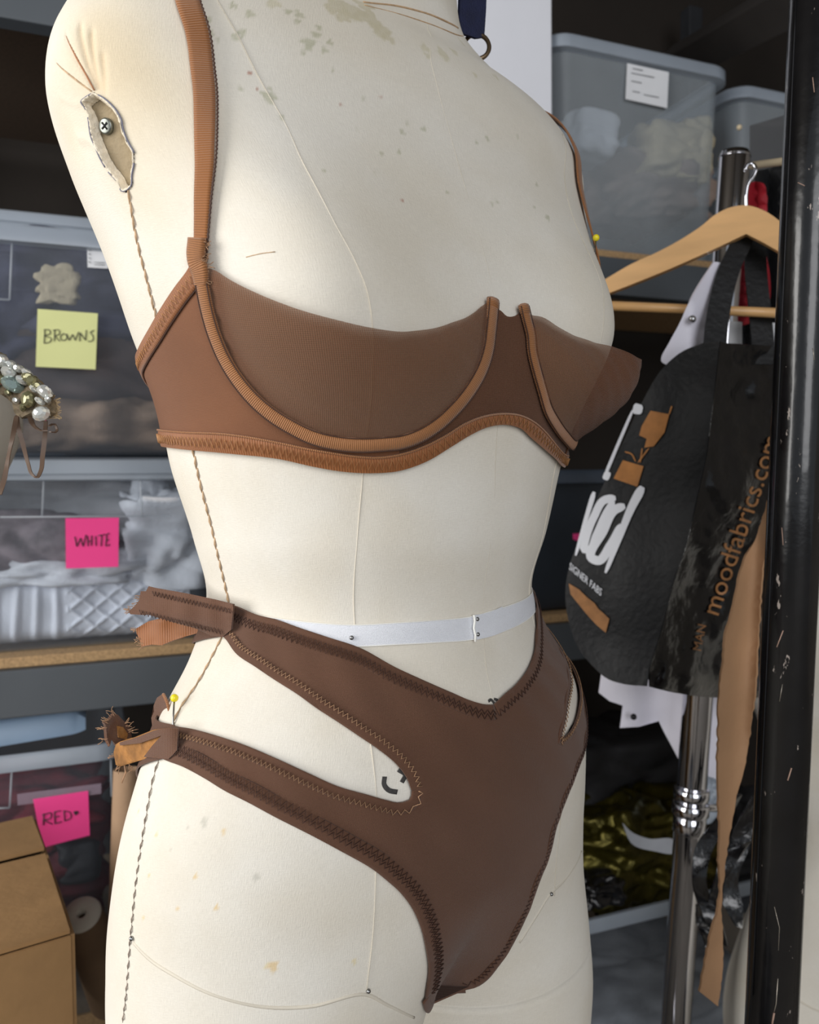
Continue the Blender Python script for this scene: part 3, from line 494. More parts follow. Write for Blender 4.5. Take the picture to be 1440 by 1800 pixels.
scr = MB().lathe([(1e-5, .0010), (.0030, .0010), (.0037, .0007), (.0039, 0), (.0039, -.002)], sP, 24, (sa, sb, sN)).build('screw', 'screw_steel', form)
for q in (.6, .6 + math.pi / 2):
    d1 = sa * math.cos(q) + sb * math.sin(q); d2 = sN.cross(d1)
    MB().box(sP + sN * .0010, .0042, .0008, .0006, (d1, d2, sN)).build('screw_slot', 'dark_steel', scr)
# marker strokes of the size stamp
for nm in ('mark_c', 'mark_c2', 'mark_l', 'mark_v', 'mark_v2'):
    mb = MB(); ribbon_on(mb, C[nm], .0026 if nm[5] == 'c' else .0016, .0001, .0004, 16); mb.build('marker_stroke', 'marker_ink', form)
mb = MB(); thread(mb, C['thread_mark'], .00025); mb.build('loose_thread', 'tan_thread', form)
# ------------------------------------------------------------------ the bra
fabric('bra_mesh', (114, 72, 45), .0011, .6, .75, alpha=.74); fabric('bra_wing', (124, 79, 50), .0006, .35, .7)
fabric('bra_gore', (104, 68, 46), .0011, .5, .75, alpha=.86)
fabric('bra_casing', (166, 110, 64), rib=.0010, strength=.7, rough=.6, sheen=.3); fabric('bra_elastic', (146, 90, 48), rib=.0014, strength=.35, rough=.5, sheen=.3)
fabric('bra_strap', (160, 103, 56), rib=.0012, strength=.6, rough=.55, sheen=.3)
mat('gold_thread', (178, 128, 82), .55, var=.2, vscale=300); mat('dark_thread', (70, 44, 32), .7)
fabric('briefs_knit', (100, 68, 50), .0007, .45, .75, var=.06); fabric('briefs_hem', (98, 66, 48), .0007, .35, .75)
mat('beige_thread', (158, 122, 92), .7, var=.3, vscale=400); mat('brown_thread', (74, 48, 38), .7, var=.3, vscale=400); mat('amber_fray', (152, 104, 52), .8, var=.35, vscale=120, bump=.6, bscale=300)

# left-hand continuations round the far side mirror what the near side shows
top_r = C['cuptop_r']; wire_r = C['wire_r']
top_l = C['cuptop_l'] + [(42, 1.2162), (48.5, 1.2195), (54, 1.2255), (58, 1.232), (61.5, 1.2385)]
wire_l = C['wire_l'][:-1] + [(38, 1.1568), (46, 1.1582), (52, 1.1635), (57, 1.172), (60.5, 1.182), (62.6, 1.195), (63.2, 1.207), (62.8, 1.22), (61.6, 1.2385)]
band_t = [(-180, 1.168), (-150, 1.167), (-125, 1.166)] + C['band_top'][:-1] + [(30, 1.1515), (38, 1.1492), (46, 1.15), (60, 1.1562), (80, 1.160), (106, 1.1648), (140, 1.167), (180, 1.168)]
band_b = [(-180, 1.158), (-150, 1.157), (-125, 1.156)] + C['band_bot'][:-1] + [(28, 1.1465), (36, 1.1425), (46, 1.142), (60, 1.1465), (80, 1.151), (106, 1.1555), (140, 1.157), (180, 1.158)]
under_r = C['underarm'][:-1] + [(-103, 1.2008), (-125, 1.192), (-150, 1.185), (-180, 1.182)]
bra = thing('underwire_bra', 'brown mesh underwire bra with copper elastic trim on the dress form', 'bra', (MAIN.x, MAIN.y, 1.14), MAIN.phi)
def cup_off(top, wire, H, edge):
    tz = np.array(sorted(top)); wz = np.array(sorted([p for p in wire])); 
    a0, a1 = min(p[0] for p in top), max(p[0] for p in top)
    low = {}
    for a, z in sp(wire, 200): k = round(a); low[k] = min(low.get(k, 9), z)
    ka = np.array(sorted(low)); kz = np.array([low[k] for k in ka])
    def f(thd, z):
        t = np.interp(thd, tz[:, 0], tz[:, 1]); b = np.interp(thd, ka, kz); v = np.clip((t - z) / np.maximum(t - b, 1e-3), 0, 1)
        u = np.clip((thd - a0) / (a1 - a0), 0, 1)
        return .0032 + H * np.sin(np.pi * v ** .85) * np.sin(np.pi * u) ** .7 + edge(thd, u) * (1 - v) ** 1.4 + .0004 * np.sin(thd * .9 + z * 500)
    return f
off_r = cup_off(top_r, wire_r, .007, lambda t, u: .0016 * np.sin(np.pi * u))
TIP = (46., 9.5, .018)
off_l = cup_off(top_l, wire_l, .013, lambda t, u: TIP[2] * np.exp(-((t - TIP[0]) / TIP[1]) ** 2))
panel(sp(top_r, 60) + sp(wire_r, 110)[::-1], off_r, 'cup', 'bra_mesh', bra, solid=0)
panel(sp(top_l, 60) + sp(wire_l, 110)[::-1], off_l, 'cup', 'bra_mesh', bra, solid=0, step=.003)
def near_part(c, f): return [p for p in sp(c, 120) if f(p)]
wr = sp(wire_r, 120); wl = sp(wire_l, 120)
bt = sp(band_t, 260)
lo_r = min(range(120), key=lambda i: wr[i][1]); lo_l = min(range(120), key=lambda i: wl[i][1])
panel(sp(under_r, 60)[::-1] + wr[3:lo_r + 10] + [p for p in bt if p[0] < wr[lo_r + 10][0]][::-1], .0016, 'wing', 'bra_wing', bra, step=.0045)
panel(sp(mir(under_r), 60)[::-1] + wl[::-1][3:120 - lo_l] + [p for p in bt if p[0] > wl[lo_l][0]], .0016, 'wing', 'bra_wing', bra, step=.005)
panel(wr[lo_r + 8:] + sp('gore_top', 14) + wl[:lo_l - 2] + [p for p in bt if wr[lo_r + 8][0] < p[0] < wl[lo_l - 3][0]][::-1], .0018, 'gore', 'bra_gore', bra)
def strip(top, bot, n, off, name, m, parent, solid=.0009, mid=4, bulge=.0007):
    A, B_ = spline(top, n), spline(bot, n); G, UV, d = [], [], np.zeros(n)
    for k in range(mid + 1):
        t = k / mid; q = A * (1 - t) + B_ * t; P, N = MAIN.surf(q[:, 0], q[:, 1], off + bulge * math.sin(math.pi * t)); G.append(P)
    d = np.r_[0, np.cumsum(np.linalg.norm(np.diff(G[0], axis=0), axis=1))]
    return MB().grid([[tuple(x) for x in g] for g in G][::-1], [[(d[i], k * .002) for i in range(n)] for k in range(mid + 1)]).build(name, m, parent, solid=solid, soff=0)
band = strip(band_t, band_b, 300, .0026, 'band_elastic', 'bra_elastic', bra)
midb = (spline(band_t, 200) + spline(band_b, 200)) / 2
vis = [tuple(p) for p in midb if -112 < p[0] < 45]
mb = MB(); zigzag(mb, vis[::2], 0, .0024, .0034, .0041, .00024); mb.build('zigzag_stitch', 'gold_thread', band)
mb = MB(); thread(mb, [p for p in sp(band_t, 200) if -112 < p[0] < 45][::3], .0006, .0034); mb.build('edge_cord', 'bra_casing', band)
for un in (under_r, mir(under_r)):
    mb = MB(); ribbon_on(mb, un, .0095, .0011, .0024, 110); ua = mb.build('underarm_elastic', 'bra_elastic', bra)
    if un is under_r:
        mb = MB(); zigzag(mb, un[:7], .0004, .0020, .0033, .0040, .00024); mb.build('zigzag_stitch', 'gold_thread', ua)
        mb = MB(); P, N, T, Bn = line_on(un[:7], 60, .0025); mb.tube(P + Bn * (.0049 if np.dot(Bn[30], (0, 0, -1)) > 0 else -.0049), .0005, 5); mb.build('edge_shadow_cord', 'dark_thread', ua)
for wi, wd in ((wire_r, .0076), (wire_l, .0068)):
    P, N, T, Bn = line_on(wi, 150, .0042)
    mb = MB(); mb.tube(P, wd / 2, 12, flat=([tuple(x) for x in N], .52)); ch = mb.build('wire_casing', 'bra_casing', bra)
    P2 = P + N * .0012
    for sgn in (1, -1):
        mb = MB(); mb.tube(P2 + Bn * (sgn * wd * .47), .00032, 5); mb.build('casing_seam', 'dark_thread', ch)
    e = -1 if wi is wire_r else 0; t_ = T[e] * (1 if e else -1)
    mb = MB(); mb.tube([P[e] - t_ * .004, P[e] + t_ * .0008, P[e] + t_ * .0016], [wd * .54, wd * .56, wd * .3], 12, flat=([tuple(N[e])] * 3, .62)); mb.build('casing_end', 'bra_casing', ch)
# straps: over the shoulder and down the back to the band
def strap_path(sg):
    f = [(sg * abs(a), z) for a, z in C['strap'][::-1]]
    def ang(x, z): return math.degrees(math.asin(min(.999, x / float(hermite(ZK, BA, np.array([z]))[0]))))
    for z, x in ((1.378, .1465), (1.388, .146), (1.397, .144), (1.403, .141)): f.append((sg * ang(x, z), z))
    for z, x in ((1.404, .138), (1.395, .134), (1.38, .130), (1.34, .122), (1.30, .114), (1.25, .105), (1.20, .095), (1.175, .09)): f.append((sg * (180 - ang(x, z)), z))
    return f
for sg in (-1, 1):
    mb = MB(); ribbon_on(mb, strap_path(sg), .0118, .0011, .0022, 170, w_end=[.0075, .0102, .0118, .0122, .0122, .0118, .0118, .0118, .0118]); st = mb.build('strap', 'bra_strap', bra)
    if sg < 0:
        P, N, T, Bn = line_on(strap_path(sg)[:9], 130, .0024)
        hw = np.interp(np.linspace(0, 1, 130), [0, .15, .4, 1], [.0038, .0046, .0059, .006]); s_ = 1 if np.dot(Bn[60], tuple(RIGHT)) > 0 else -1
        Q = [P[i] + Bn[i] * s_ * (hw[i] + (.0004 if i % 2 else -.0001)) + N[i] * .0004 for i in range(130)]
        mb = MB(); mb.tube(Q, .0005, 5); mb.build('picot_edge', 'dark_thread', st)
jp, jn, jt, jb = line_on([C['strap'][-2], C['strap'][-1], wire_r[2]], 12, .0045)
mb = MB(); ribbon_on(mb, [(C['strap'][-2][0] + .3, C['strap'][-2][1] + .0028), C['strap'][-1], wire_r[1], wire_r[2]], .0098, .0022, .0040, 24, w_end=[.0098, .0105, .0098, .008]); mb.build('strap_loop', 'bra_casing', bra)
mb = MB()
for k in range(26):
    i = random.randrange(12); p = Vector(jp[i]) + Vector(jb[i]) * (-.004 if np.dot(jb[i], tuple(RIGHT)) < 0 else .004)
    q = [p]
    for _ in range(4): q.append(q[-1] + Vector((random.uniform(-.0006, .0018), random.uniform(-.001, .0004), random.uniform(-.0012, .0012))))
    mb.tube(q, .00022, 4)
mb.build('fray', 'beige_thread', bra)['kind'] = 'stuff'

# ------------------------------------------------------------------ the briefs
briefs = thing('cutout_briefs', 'brown knit cut-out briefs with raw side ties on the dress form', 'briefs', (MAIN.x, MAIN.y, .82), MAIN.phi)
leg_r = C['pt_leg_r'][:-1] + [(-11, .840)]; crotch = [(-11, .840), (-8.5, .828), (-4, .820), (0, .8165), (5, .8175)]
top_bl = C['pt_top_l'][:-2] + [(44, 1.0485), (54, 1.0545), (68, 1.0606), (80.2, 1.0652)]
cut_lu = [(80.5, 1.047), (72, 1.0385), (64, 1.031), (55, 1.0215)] + C['pt_cut_l_up']
cut_ll = C['pt_cut_l_lo'] + [(58, .993), (68, 1.0005), (75, 1.003), (84.9, 1.0023)]
leg_l = [(83.2, .9874), (74.3, .9863), (66.8, .9827), (59, .9745), (50, .962)] + C['pt_leg_l'][1:]
out = sp('pt_top_r', 60) + sp(top_bl, 60)[1:] + sp(cut_lu, 60) + sp(cut_ll, 50)[1:] + sp(leg_l, 90) + sp(crotch[::-1], 14)[1:-1] + sp(leg_r, 90)[::-1] + sp('pt_cut_r_lo', 60)[::-1] + sp('pt_cut_r_up', 60)[::-1][1:]
def brief_off(thd, z):
    side = np.exp(-((np.abs(thd) - 82) / 9) ** 2)
    return .0019 + .0004 * np.sin(thd * .5 + z * 160) + side * .0009 * np.sin(z * 900)
panel(out, brief_off, 'front_panel', 'briefs_knit', briefs, step=.004, solid=.0009)
back = [(-80.2, 1.0652), (-110, 1.052), (-140, 1.038), (-180, 1.03), (-220, 1.038), (-250, 1.052), (-279.8, 1.0652)]
back_lo = [(-276.8, .9874), (-255, .972), (-230, .94), (-205, .90), (-190, .86), (-184, .83), (-176, .83), (-170, .86), (-155, .90), (-130, .94), (-105, .972), (-83.2, .9874)]
hole = lambda f: [f(-80.5, 1.047), f(-100, 1.040), f(-130, 1.028), f(-150, 1.012), f(-149, 1.000), f(-125, .997), f(-84.9, 1.0023)]
h1 = hole(lambda a, z: (a, z)); h2 = [(-360 - a, z) for a, z in h1][::-1]
panel(sp(back, 70) + sp(h2[::-1], 40) + sp(back_lo, 120) + sp(h1[::-1], 40), .0017, 'back_panel', 'briefs_knit', briefs, step=.006, solid=.0009)
def hem(c, inset, nm='hem', width=.0075, zz=True, thr='brown_thread', amp=.0016, pitch=.0030, zi=None, row2=None):
    """a turned edge: raised band with a zigzag row; inset>0 puts it inside the cloth"""
    P, N, T, Bn = line_on(c, 120, .0022); 
    mb = MB(); ribbon_on(mb, c, width, .0005, .0021, 150, shift=inset * width / 2 * .94); h = mb.build(nm, 'briefs_hem', briefs)
    zi = zi if zi is not None else width * .78
    mb = MB(); zigzag(mb, c, inset * zi, amp, pitch, .0033, .00034); mb.build('zigzag_stitch', thr, h)
    if row2: mb = MB(); zigzag(mb, c, inset * (zi - row2), amp * .8, pitch, .0033, .00032); mb.build('zigzag_stitch', thr, h)
hem(C['pt_top_r'], -1, width=.0085, thr='brown_thread', row2=.0024); hem(top_bl, -1, width=.0075)
hem(C['pt_cut_r_up'], 1, width=.006, thr='beige_thread', amp=.0013, pitch=.0026); hem(C['pt_cut_r_lo'], 1, width=.006, thr='beige_thread', amp=.0013, pitch=.0026)
hem(leg_r, 1, width=.0100, row2=.0026, amp=.0019, pitch=.0034); hem(leg_l, -1, width=.0070)
hem(cut_lu, 1, width=.005, amp=.0011, pitch=.0026, thr='beige_thread'); hem(cut_ll, 1, width=.005, amp=.0011, pitch=.0026, thr='beige_thread')
mb = MB(); ribbon_on(mb, crotch, .006, .0008, .0018, 30); mb.build('crotch_hem', 'briefs_hem', briefs)
# the gusset runs back between the legs
gq = []
for t in np.linspace(0, 1, 12):
    P0 = MAIN.surf([-6, 6], [.824, .8195], .001)[0]; P1 = MAIN.surf([-175, 175], [.84, .84], .001)[0]
    a = P0[0] * (1 - t) + P1[0] * t; b = P0[1] * (1 - t) + P1[1] * t; dz = -.012 * math.sin(math.pi * t)
    gq.append([tuple(a + (0, 0, dz)), tuple((a + b) / 2 + (0, 0, dz)), tuple(b + (0, 0, dz))])
MB().grid(gq).build('gusset', 'briefs_knit', briefs, solid=.001)

def sheet(poly, depth, name, m, parent, step=10, solid=.001, wob=0., wsc=.02, seed=0, soff=0):
    """cloth hanging in the room: an outline seen from the camera given its own depth at every point"""
    V, F = fill2d(poly, step); P = []
    for x, y in V:
        P.append(at(x, y, depth(x, y) + (wob * noise.noise(Vector((x * wsc, y * wsc * .6, seed))) if wob else 0)))
    c = P[F[0][0]]; nrm = (P[F[0][1]] - c).cross(P[F[0][2]] - c)
    if nrm.dot(Vector((0, 0, CAM_Z)) - c) < 0: F = [f[::-1] for f in F]
    u0 = np.array([tuple(p) for p in P])
    return MB().add(P, F, [(p[0] + p[1] * .3, p[2]) for p in u0]).build(name, m, parent, solid=solid, soff=soff)
def px_spline(pts, n=None, closed=True):
    q = list(pts) + ([pts[0]] if closed else []); n = n or len(q) * 6
    r = spline(q, n); return [tuple(p) for p in (r[:-1] if closed else r)]
# raw ends of the side ties, pinned at the side seam
yU = float(MAIN.surf(-82, 1.055)[0][1]); yL = float(MAIN.surf(-85, .995)[0][1])
fabric('tie_mesh', (108, 74, 55), .0011, .6, .8, var=.12)
tie1 = [(411, 1062), (380, 1054), (330, 1044), (275, 1034), (263, 1031), (258, 1040), (249, 1040), (246, 1056), (238, 1066), (228, 1074), (231, 1079), (262, 1080), (300, 1091), (345, 1103), (372, 1116), (392, 1119), (408, 1106)]
t1 = sheet(tie1, lambda x, y: yU - .008 + .03 * ((411 - x) / 180) - .006 * math.cos((y - 1075) / 28), 'tie_end', 'tie_mesh', briefs, step=7, solid=.0016, wob=.004, wsc=.03)
mb = MB()
for k, (ya, yb, xa, xb) in enumerate(((1043, 1074, 268, 405), (1076, 1111, 245, 388))):
    n = 46; Q = []
    for i in range(n):
        x = xa + (xb - xa) * i / (n - 1); y = ya + (yb - ya) * i / (n - 1) + (4 if i % 2 else -4)
        Q.append(at(x, y, yU - .0105 + .03 * ((411 - x) / 180) - .006 * math.cos((y - 1075) / 28) + .004 * noise.noise(Vector((x * .03, y * .018, 0)))))
    mb.tube(Q, .00028, 4)
mb.build('zigzag_stitch', 'brown_thread', t1)
tie2 = [(262, 1092), (300, 1084), (352, 1094), (352, 1112), (325, 1119), (305, 1126), (286, 1134), (268, 1133), (250, 1137), (246, 1124), (241, 1114), (239, 1105)]
sheet(tie2, lambda x, y: yU + .012 + .03 * ((411 - x) / 180), 'tie_end', 'bra_elastic', briefs, step=6, solid=.0014, wob=.004, wsc=.04)
tie3 = [(312, 1282), (300, 1279), (270, 1283), (240, 1295), (212, 1304), (206, 1308), (202, 1322), (206, 1344), (213, 1347), (236, 1340), (256, 1334), (262, 1330), (292, 1332), (305, 1318)]
sheet(tie3, lambda x, y: yL - .008 + .05 * max(0, (310 - x) / 110) ** 1.5, 'tie_end', 'amber_fray', briefs, step=6, solid=.0016, wob=.002, wsc=.03, seed=3)
tie3b = [(314, 1280), (300, 1279), (272, 1284), (242, 1296), (212, 1305), (214, 1310), (248, 1306), (276, 1296), (286, 1292), (270, 1310), (255, 1330), (268, 1331), (298, 1334), (312, 1318)]
sheet(tie3b, lambda x, y: yL - .0115 + .05 * max(0, (310 - x) / 110) ** 1.5, 'tie_fold', 'tie_mesh', briefs, step=5, solid=.0016, wob=.002, wsc=.03, seed=3)
tie4 = [(198, 1254), (205, 1256), (212, 1264), (224, 1272), (228, 1282), (230, 1298), (218, 1304), (208, 1306), (203, 1310), (196, 1300), (192, 1312), (186, 1300), (184, 1275), (181, 1270), (190, 1265)]
sheet(tie4, lambda x, y: yL + .055 + .0004 * (x - 190), 'tie_end', 'tie_mesh', briefs, step=5, solid=.0018, wob=.006, wsc=.06, seed=5)
sheet([(206, 1276), (216, 1278), (224, 1290), (222, 1300), (208, 1296)], lambda x, y: yL + .050 + .0004 * (x - 190), 'tie_lining', 'amber_fray', briefs, step=4, solid=.001, wob=.003, wsc=.06)
loop = [(288, 1219), (278, 1226), (272, 1240), (268, 1262), (270, 1280), (286, 1284), (302, 1276), (300, 1262), (296, 1245), (292, 1230)]
sheet(loop, lambda x, y: yL + .045 - .0008 * (x - 268), 'back_strap', 'tie_mesh', briefs, step=5, solid=.0014, wob=.003, wsc=.05, seed=8)
P = [at(x, y, yL + .043 - .0008 * (x - 268)) for x, y in spline([(287, 1220), (292, 1230), (297, 1246), (301, 1262), (304, 1276)], 20)]
MB().tube(P, .0009, 6).build('strap_edge', 'bra_strap', briefs)
mb = MB()
for x, y, a in [(200, 1256, 2.0), (190, 1268, 2.8), (184, 1280, 3.0), (186, 1300, 3.3), (203, 1330, 3.2), (210, 1346, 4.3), (230, 1344, 4.8), (224, 1275, .6), (228, 1284, .4)]:
    for _ in range(5):
        p = at(x + random.uniform(-5, 5), y + random.uniform(-4, 4), yL + .05); q = [p]; ang = a + random.uniform(-.6, .6)
        for k in range(3): q.append(q[-1] + RIGHT * (math.cos(ang) * .0013) + UP * (math.sin(ang) * .0013)); ang += random.uniform(-.4, .4)
        mb.tube(q, .00018, 4)
q = [at(219, 1344, yL + .04), at(221, 1358, yL + .04), at(217, 1368, yL + .041), at(214, 1376, yL + .041)]; mb.tube(q, .0005, 5)
for x, y in [(228, 1074), (232, 1070), (240, 1062), (246, 1050), (240, 1108), (246, 1125), (252, 1135)]:
    for _ in range(5):
        p = at(x + random.uniform(-3, 3), y + random.uniform(-5, 5), yU + .022); q = [p]; ang = 3.1 + random.uniform(-.8, .8)
        for k in range(3): q.append(q[-1] + RIGHT * (math.cos(ang) * .0011) + UP * (math.sin(ang) * .0011)); ang += random.uniform(-.4, .4)
        mb.tube(q, .00018, 4)
mb.build('fray', 'beige_thread', briefs)['kind'] = 'stuff'

# ------------------------------------------------------------------ waist tape, pins
mat('white_twill', (236, 238, 244), .8, var=.04, bump=.5, bscale=1500, stretch=(1, 1, 3)); mat('tape_edge', (244, 242, 236), .8)
tape = thing('waist_tape', 'narrow white twill tape pinned round the waist of the dress form', 'tape', (MAIN.x, MAIN.y, 1.04), MAIN.phi)
tt = [(-180, 1.064), (-120, 1.0625), (-80, 1.061)] + C['tape_top'][:-1] + [(30, 1.0575), (60, 1.060), (100, 1.0625), (140, 1.064), (180, 1.064)]
tb = [(-180, 1.052), (-120, 1.0505), (-80, 1.0492)] + C['tape_bot'][:-1] + [(30, 1.0445), (60, 1.048), (100, 1.0505), (140, 1.052), (180, 1.052)]
o_ = strip(tt, tb, 240, .0005, 'tape_loop', 'white_twill', tape, solid=.0004, bulge=.0002)
for cv in (tt, tb):
    mb = MB(); thread(mb, [p for p in sp(cv, 120) if -75 < p[0] < 50][::4], .0003, .0007); mb.build('selvedge', 'tape_edge', o_)
strip([(-.6, 1.0553), (6, 1.0555), (13, 1.0573)], [(-.5, 1.0410), (6, 1.0412), (13, 1.0424)], 16, .0012, 'tape_end', 'white_twill', tape, solid=.0004, bulge=.0002)
P = MAIN.surf([-.6, -.3, -.8, -.4, -.7], [1.0558, 1.052, 1.048, 1.044, 1.0402], .0027)[0]; MB().tube(P, .0007, 6).build('frayed_end', 'tape_edge', tape)
mat('pin_steel', (150, 150, 150), .25, metal=1, var=.05); mat('pin_yellow', (240, 222, 40), .3, var=.03)
pl = ['steel pin head in the waist tape above the briefs', 'upper steel pin at the overlapped end of the waist tape', 'lower steel pin at the overlapped end of the waist tape',
      'steel pin where the front seam meets the thigh seam', 'steel pin in the far thigh seam beside the briefs', 'steel pin in the side seam at the near thigh']
for lab, (a, z) in zip(pl, C['pins']):
    P, N = MAIN.surf(a, z,   .0014 if z > 1 else .0006); P, N = Vector(P), Vector(N)
    o = thing('straight_pin', lab, 'pin', P, 0, 'steel pins on the dress form')
    MB().ball(P, .0013, 12, 8).build('pin_head', 'pin_steel', o); MB().tube([P, P - N * .02], .0003, 6).build('pin_shaft', 'pin_steel', o)
def ball_pin(P, Q, r, lab):
    o = thing('ball_head_pin', lab, 'pin', Q, 0, 'yellow ball pins')
    MB().ball(P, r, 16, 10).build('pin_head', 'pin_yellow', o); MB().tube([P, Q, Q + (Q - P) * .5], .0005, 6).build('pin_shaft', 'pin_steel', o)
Q = Vector(MAIN.surf(*C['pin_yellow'][0], .0005)[0]); P = Vector(MAIN.surf(*C['pin_yellow'][1], .006)[0]); ball_pin(P, Q, .0022, 'yellow ball pin at the hip above the lower side tie')
Q = at(1045, 452, .56); P = at(1048, 418, .56); ball_pin(P, Q, .0023, 'yellow ball pin standing on the far breast by the hanger')
# navy ribbon with a brass ring hanging at the nape
mat('navy_ribbon', (24, 30, 62), .75, var=.2, vscale=120, bump=.4, bscale=700); mat('aged_brass', (132, 112, 88), .4, metal=.8, var=.15)
rib = thing('navy_ribbon_tab', 'navy ribbon tab with a brass ring hanging behind the neck', 'ribbon', at(830, 60, .60))
sheet([(809, -60), (856, -60), (853, 20), (850, 66), (836, 68), (822, 63), (810, 60), (806, 30)], lambda x, y: .598 + .0003 * (x - 830), 'ribbon', 'navy_ribbon', rib, step=8, solid=.0022)
c0 = at(838, 82, .600); MB().tube([c0 + RIGHT * (.0090 * math.cos(q)) + UP * (.0105 * math.sin(q)) + FWD * (.003 * math.sin(q)) for q in np.linspace(0, 2 * math.pi, 40)], .0016, 8, cap=False).build('ring', 'aged_brass', rib)
ring_ = [(a, 1.494) for a in range(-180, 181, 30)]; strip(ring_, [(a, 1.472) for a, z in ring_], 80, .0016, 'neck_band', 'navy_ribbon', rib, solid=.0018)
# ------------------------------------------------------------------ shelving behind
def Zs(px, py, n=0.): return on_shelf(px, py, n).z
def Ss(px, n=0., py=845): return (on_shelf(px, py, n) - SH_O).dot(SH_S)
def on_z(px, py, z):
    o = Vector((0, 0, CAM_Z)); d = at(px, py, 1) - o
    return o + d * ((z - CAM_Z) / d.z)
mat('grey_steel', (78, 84, 90), .5, var=.06, vscale=8); mat('chipboard', (178, 146, 106), .85, var=.25, vscale=260, bump=.6, bscale=500)
mat('clear_bin', (140, 146, 156), .3, var=.04, alpha=.11, spec=.4); mat('clear_rim', (184, 194, 206), .3, var=.03, alpha=.5); mat('frosted_bin', (190, 198, 204), .35, var=.04, alpha=.26); mat('chipboard_shaded', (74, 58, 44), .9, var=.2, vscale=200); mat('dark_post', (44, 46, 50), .5); mat('clear_rib', (200, 206, 214), .35, alpha=.4)
mat('paper_yellow', (222, 226, 160), .8, var=.02); mat('paper_pink', (252, 70, 150), .75, var=.02); mat('ink', (44, 44, 46), .6); mat('paper_white', (226, 228, 232), .7, var=.03); mat('print_grey', (120, 122, 126), .8)
mat('dark_tote', (40, 47, 56), .4, var=.1); mat('tote_rim', (66, 76, 90), .35)
zb = Zs(0, 1161)            # top of the lower board
zu = Zs(1150, 444)          # top of the right-hand upper board
zl = Zs(60, 40)             # underside beam of the left-hand upper shelf
SL, SM, SR = Ss(-420), Ss(560), Ss(1560)
def slab(name, s0, s1, n0, n1, z0, z1, m, parent, bevel=.002):
    return MB().box(sh((s0 + s1) / 2, (n0 + n1) / 2, (z0 + z1) / 2), s1 - s0, n1 - n0, z1 - z0, SH).build(name, m, parent, smooth=False, bevel=bevel)
rack = thing('steel_shelving', 'grey steel shelving with chipboard shelves behind the dress form', 'shelving', sh(.4, .25, 0), math.atan2(SH_S.y, SH_S.x))
slab('shelf_board', SL, SR, .012, .56, zb - .014, zb, 'chipboard', rack); slab('shelf_beam', SL, SR, 0, .03, zb - .076, zb - .0145, 'grey_steel', rack)
slab('shelf_board', SM, SR, .012, .56, zu - .014, zu, 'chipboard', rack); slab('shelf_beam', SM, SR, 0, .03, zu - .076, zu - .0145, 'grey_steel', rack)
slab('shelf_board', SL, SM, .012, .56, zl + .062, zl + .076, 'chipboard_shaded', rack); slab('shelf_beam', SL, SM, 0, .03, zl, zl + .061, 'grey_steel', rack)  # shade under the upper board is painted in: darker copy of the chipboard
zf, zg = .40, .10
slab('shelf_board', SM, SR, .012, .56, zg - .014, zg, 'chipboard', rack); slab('shelf_beam', SM, SR, 0, .03, zg - .076, zg - .0145, 'grey_steel', rack)
slab('shelf_board', SL, SM, .012, .56, zf - .014, zf, 'chipboard', rack); slab('shelf_beam', SL, SM, 0, .03, zf - .076, zf - .0145, 'grey_steel', rack)
for s_ in (SL + .02, SM, SR - .02):
    for n_ in (.05, .54): slab('upright_post', s_ - .02, s_ + .02, n_ - .018, n_ + .018, 0, 2.3, 'dark_post', rack)

